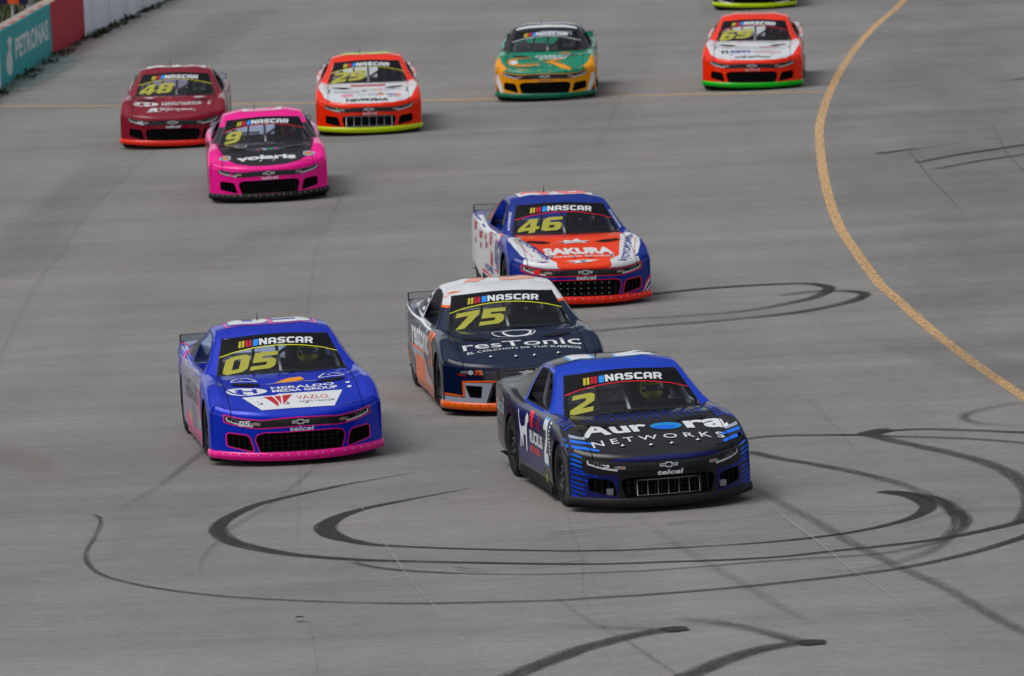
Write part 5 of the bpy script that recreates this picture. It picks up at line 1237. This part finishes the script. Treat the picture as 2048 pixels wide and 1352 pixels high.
for L, wd, wr in [(r6([(-60, 1320), (20, 1138), (130, 900), (240, 745), (290, 690), (345, 590), (420, 500), (620, 305), (760, 200)]), .10, [.35, .4, .4, .45, .5, .45, .35, .3]),
                  (r6([(1390, 1138), (1410, 900), (1440, 700), (1490, 570), (1560, 430), (1600, 370), (1670, 270)]), .10, [.2, .25, .3, .4, .45, .4, .2]),
                  (r3([(-20, 680), (30, 590), (100, 435), (190, 330), (300, 200), (400, 120), (480, 50), (560, -30)]), .10, [.2, .25, .3, .2, .2, .2, .1]),
                  (r6([(-40, 720), (270, 712), (560, 700), (900, 688), (1400, 668), (1800, 655)]), .09, [.1, .35, .4, .35, .3, .2]),
                  (r4([(-200, 745), (0, 735), (300, 718), (600, 690), (900, 660), (1300, 625)]), .06, [.4, .45, .4, .3, .25, .05]),
                  (r4([(-100, 330), (0, 328), (200, 322), (600, 300), (1100, 265), (1500, 240)]), .05, [.3, .35, .35, .25, .2, .05]),
                  ([(950, 330), (1100, 322), (1300, 315), (1630, 312)], .08, [.1, .2, .2, .15]), ([(1250, 265), (1400, 270), (1630, 262)], .08, [.15, .25, .15]), ([(1230, 460), (1400, 452), (1700, 440)], .09, [.2, .2, .1]),
                  ([(600, 470), (760, 480), (940, 470)], .08, [.1, .15, .15]), ([(690, 720), (780, 712), (900, 705)], .06, [.3, .35, .1]), ([(1180, 690), (1400, 700), (1700, 690), (2048, 670)], .08, [.1, .2, .2, .2]),
                  ([(0, 470), (300, 455), (600, 430)], .07, [.2, .2, .05]), ([(0, 590), (200, 585), (360, 560)], .05, [.2, .2, .1]), ([(900, 60), (1300, 52), (1560, 50)], .12, [.15, .15, .1]),
                  ([(1650, 1190), (1800, 1175), (2048, 1130)], .05, [.2, .25, .2]), ([(500, 1180), (760, 1215), (1000, 1225), (1300, 1222)], .05, [.0, .15, .15, .05])]:
    ribbon(J, L, wd * .7, 'joint_dark', [q * .5 for q in wr])
# broad stains
for L, wd, wr, mm in [([(700, 400), (560, 470), (400, 560)], 1.6, [.0, .25, .0], 'stain_dark'), ([(1250, 60), (1200, 200), (1130, 330)], 2.0, [.1, .2, .1], 'stain_dark'), ([(1900, 60), (1930, 300), (2000, 560)], 2.6, [.1, .15, .1], 'stain_dark'), ([(1700, 650), (1850, 700), (2048, 760)], 1.2, [0, .3, .3], 'stain_dark'),
                  ([(300, 1200), (600, 1180), (900, 1170)], .8, [0, .2, 0], 'stain_dark'), ([(120, 980), (60, 930), (0, 900)], .6, [0, .4, .3], 'stain_pink'), ([(780, 770), (810, 800), (860, 810)], .8, [0, .5, .1], 'stain_pink'), ([(1450, 1120), (1700, 1110), (1950, 1080)], 1.0, [0, .2, .1], 'stain_dark'),
                  ([(0, 560), (110, 420), (260, 300)], 1.4, [.2, .25, .1], 'stain_dark'), ([(1820, 985), (1900, 1000), (1960, 1030)], .3, [0, .4, .1], 'stain_dark'), ([(500, 20), (360, 120), (300, 150)], 1.8, [.2, .3, 0], 'stain_dark')]:
    ribbon('track_stain', L, wd, mm, wr)
ribbon('paint_spill', [(10, 186), (60, 158), (115, 124), (130, 112)], 1.2, 'teal_spill', [.6, .8, .9, .2])
ribbon('paint_spill', [(120, 118), (150, 100), (180, 90)], .9, 'stain_pink', [.3, .5, .1])

# ------------------------------------------------------------------ concrete wall
mat('wall_white', (.80, .86, .90), .7, noise=.10, bump=.3, scale=1.2); mat('wall_teal', (.006, .40, .42), .55, noise=.15, scale=1.2); mat('wall_red', (.50, .003, .03), .6, noise=.2, scale=1.2)
mat('wall_cap', (.36, .31, .27), .85, noise=.25, bump=.4, scale=5); mat('wall_letter', (.72, .78, .80), .6, noise=.1); mat('cap_red', (.35, .09, .08), .8, noise=.3, scale=4)
HW, TW = 1.20, .32
wpm = PM(); cum = [0]
for a, b in zip(WC, WC[1:]): cum.append(cum[-1] + (b - a).length)
def wall_at(s):
    for i in range(len(WC) - 1):
        if s <= cum[i + 1] or i == len(WC) - 2:
            t = (s - cum[i]) / (cum[i + 1] - cum[i]); d = (WC[i + 1] - WC[i]).normalized(); return WC[i] + (WC[i + 1] - WC[i]) * t, d
def arc_of(px, py):
    g = ground(px, py); best = min(range(2000), key=lambda k: (wall_at(cum[-1] * k / 2000)[0] - g).length); return cum[-1] * best / 2000
sA, sB, sC_ = arc_of(3, 176), arc_of(105, 112), arc_of(170, 75)
brk = sorted({0, sA, sB, sC_, cum[-1]} | {sA + k * 3 for k in range(-30, 60) if 0 < sA + k * 3 < cum[-1]})
for s0, s1 in zip(brk, brk[1:]):
    if s1 - s0 < .02: continue
    m = 'wall_teal' if sA - .01 <= s0 < sB - .01 else ('wall_red' if sB - .01 <= s0 < sC_ - .01 else 'wall_white')
    v = []
    for s in (s0, s1):
        p, d = wall_at(s); o = Vector((-d.y, d.x, 0))
        v += [p, p - o * 0 + Vector((0, 0, HW - .02)), p + o * .02 + Vector((0, 0, HW)), p + o * TW + Vector((0, 0, HW)), p + o * TW]
    wpm.add(v, [(0, 5, 6, 1), (1, 6, 7, 2)], m, smooth=False); wpm.add(v, [(2, 7, 8, 3)], 'wall_cap', smooth=False); wpm.add(v, [(3, 8, 9, 4)], 'wall_white', smooth=False)
def wall_art(g, m, lay=1, top=False):
    v = []
    for s, z in dice(g, .8)[0]: pass
    gv, gf = dice(g, .8)
    for s, z in gv:
        p, d = wall_at(s); o = Vector((-d.y, d.x, 0)); v.append(p - o * .004 * lay + Vector((0, 0, z)) if not top else p + o * z + Vector((0, 0, HW + .004)))
    wpm.add(v, gf, m, smooth=False)
LW = sB - sA
wall_art(fit(text('PETRONAS', .04), sA + LW * .27, sA + LW * .94, .42, .88), 'wall_letter')
wall_art(poly(ellipse(sA + LW * .155, .42, LW * .055, .26, 20)), 'wall_letter'); wall_art(poly(ellipse(sA + LW * .175, .88, LW * .04, .09, 14)), 'wall_letter'); wall_art(poly([(sA + LW * .13, .5), (sA + LW * .18, .5), (sA + LW * .20, .90), (sA + LW * .165, .90)]), 'wall_letter', 2)
for k in range(7): wall_art(poly([(sA - 3 + k * 1.9, .02), (sA - 2 + k * 1.9, .02), (sA - 2 + k * 1.9, .13), (sA - 3 + k * 1.9, .13)]), 'cap_red', top=True)
for s in [sA + 3 * k for k in range(-12, 24)]:
    if 1 < s < cum[-1] - 1 and not sA - .5 < s < sC_ + .5: wall_art(poly([(s, .0), (s + .03, .0), (s + .03, HW - .03), (s, HW - .03)]), 'joint_flat' if 'joint_flat' in MATS else (mat('joint_flat', (.22, .23, .23), .9) and 'joint_flat'))
tag(wpm.build('concrete_wall'), 'low concrete wall with teal, red and white painted panels along the outside of the track', 'wall')

# weeds along the foot of the wall
mat('weed_green', (.030, .042, .012), .9, noise=.5, scale=3); mat('weed_dry', (.07, .06, .03), .9)
wd = PM(); rnd = random.Random(5)
s = sA - 14
while s < cum[-1] - 20:
    p, d = wall_at(s); o = Vector((-d.y, d.x, 0)); big = rnd.random()
    for _ in range(int(6 + 20 * big)):
        b = p - o * rnd.uniform(0, .12 + .30 * big) + d * rnd.uniform(-.35, .35); h = rnd.uniform(.02, .05 + .10 * big ** 3); a = rnd.uniform(0, 6.28); w_ = rnd.uniform(.015, .05)
        t = Vector((math.cos(a), math.sin(a), 0)); l = b + Vector((rnd.uniform(-.12, .12), rnd.uniform(-.12, .12), h))
        wd.add([b - t * w_, b + t * w_, l + t * w_ * .6, l - t * w_ * .3], [(0, 1, 2, 3)], 'weed_green' if rnd.random() < .8 else 'weed_dry', smooth=False)
    s += rnd.uniform(.12, .75) if rnd.random() < .8 else rnd.uniform(.8, 1.8)
tag(wd.build('weeds'), 'dark weeds growing along the foot of the wall', 'weeds', kind='stuff')

# outside of the wall: verge, service road, banner fence
mat('verge_dirt', (.16, .14, .10), .95, noise=.4, bump=.4, scale=1.2); mat('service_asphalt', (.13, .13, .135), .9, noise=.15, scale=2)
vo = [wall_at(cum[-1] * k / 60) for k in range(61)]
def off_strip(name, a, b, z, m):
    v = []
    for p, d in vo:
        o = Vector((-d.y, d.x, 0)); v += [p + o * a + Vector((0, 0, z)), p + o * b + Vector((0, 0, z))]
    me = bpy.data.meshes.new(name); me.from_pydata([tuple(q) for q in v], [], [(2 * i, 2 * i + 2, 2 * i + 3, 2 * i + 1) for i in range(60)]); me.materials.append(MATS[m]); o_ = bpy.data.objects.new(name, me); C.objects.link(o_); tag(o_, kind='structure')
off_strip('verge', .30, 5.5, .42, 'grass_ground'); off_strip('service_road', 5.5, 11, .40, 'service_asphalt'); off_strip('verge', 11, 80, .42, 'verge_dirt')
gr = PM()
for _ in range(9000):
    s = rnd.uniform(sA - 16, sA + 60); p, d = wall_at(s); o = Vector((-d.y, d.x, 0)); b = p + o * rnd.uniform(.4, 5.4) + Vector((0, 0, .40)); a = rnd.uniform(0, 6.28); t = Vector((math.cos(a), math.sin(a), 0)); h = rnd.uniform(.05, .26); w_ = rnd.uniform(.02, .05)
    gr.add([b - t * w_, b + t * w_, b + Vector((rnd.uniform(-.12, .12), rnd.uniform(-.12, .12), h))], [(0, 1, 2)], 'weed_green' if rnd.random() < .6 else 'weed_dry', smooth=False)
tag(gr.build('grass'), 'rough grass on the verge behind the wall', 'grass', kind='stuff')
# navy banner with an orange block on the inner fence, and a pale post
mat('banner_navy', (.008, .012, .05), .6); mat('banner_orange', (.75, .09, .02), .6); mat('post_pale', (.34, .36, .38), .6)
pA, dA = wall_at(sA + 9.0); oA = Vector((-dA.y, dA.x, 0))
def at_h(px, py, h): return ground(px, py, h)
bn = PM(); b0 = at_h(-40, 8, .9); b1 = at_h(57, 8, .9)
for x0, x1, m in ((0, .575, 'banner_navy'), (.575, .80, 'banner_orange'), (.80, 1, 'banner_navy')):
    a = b0 + (b1 - b0) * x0; b = b0 + (b1 - b0) * x1; t_ = Vector((0, .04, 0))
    bn.add([a, b, b + Vector((0, 0, .9)), a + Vector((0, 0, .9)), a + t_, b + t_, b + t_ + Vector((0, 0, .9)), a + t_ + Vector((0, 0, .9))], [(0, 1, 2, 3), (5, 4, 7, 6), (3, 2, 6, 7), (0, 4, 5, 1)], m, smooth=False)
root_b = empty('banner_board', (b0 + b1) / 2 * 1.0); root_b.location.z = .42
bo = bn.build('panel', root_b); bo.location = -root_b.location
lg = PM()
for t in (0.03, .35, .66, .97): q = b0 + (b1 - b0) * t; lg.tube([(q.x, q.y + .07, .42), (q.x, q.y + .07, 1.8)], .03, 'post_pale')
lo = lg.build('posts', root_b); lo.location = -root_b.location
tag(root_b, 'navy banner board with an orange block behind the wall in the top left corner', 'banner')
q = at_h(62, 22, .42); ps = PM(); ps.lathe([(.10, 0), (.10, 1.9), (.11, 1.92), (.11, 1.98), (0, 2.0)], (0, 0, 0), 'post_pale', 12, 'Z'); po = ps.build('post'); po.location = (q.x, q.y, .42); tag(po, 'pale round post standing on the grass behind the teal wall panel', 'post')
# scrap of rubber on the track
sc_ = PM(); g0 = ground(597, 1243); sc_.add([(-.06, 0, .002), (-.02, .05, .012), (.05, .03, .02), (.07, -.02, .006), (.0, -.04, .015)], [(0, 1, 2, 3, 4)], 'rubber', smooth=False); sc_.add([(-.05, 0, .0), (0, .04, .03), (.05, 0, .0), (0, -.02, .025)], [(0, 1, 3), (1, 2, 3)], 'rubber', smooth=False)
so_ = sc_.build('rubber_scrap'); so_.location = (g0.x, g0.y, .036); so_.scale = (.8, .8, .5); tag(so_, 'small black scrap of rubber lying on the empty concrete in the foreground', 'debris')

for (nm, lb, pos, yaw, roll, mt_, deco, kw) in CARS:
    build_car(nm, lb, pos, yaw, roll, mt_, deco, **kw)
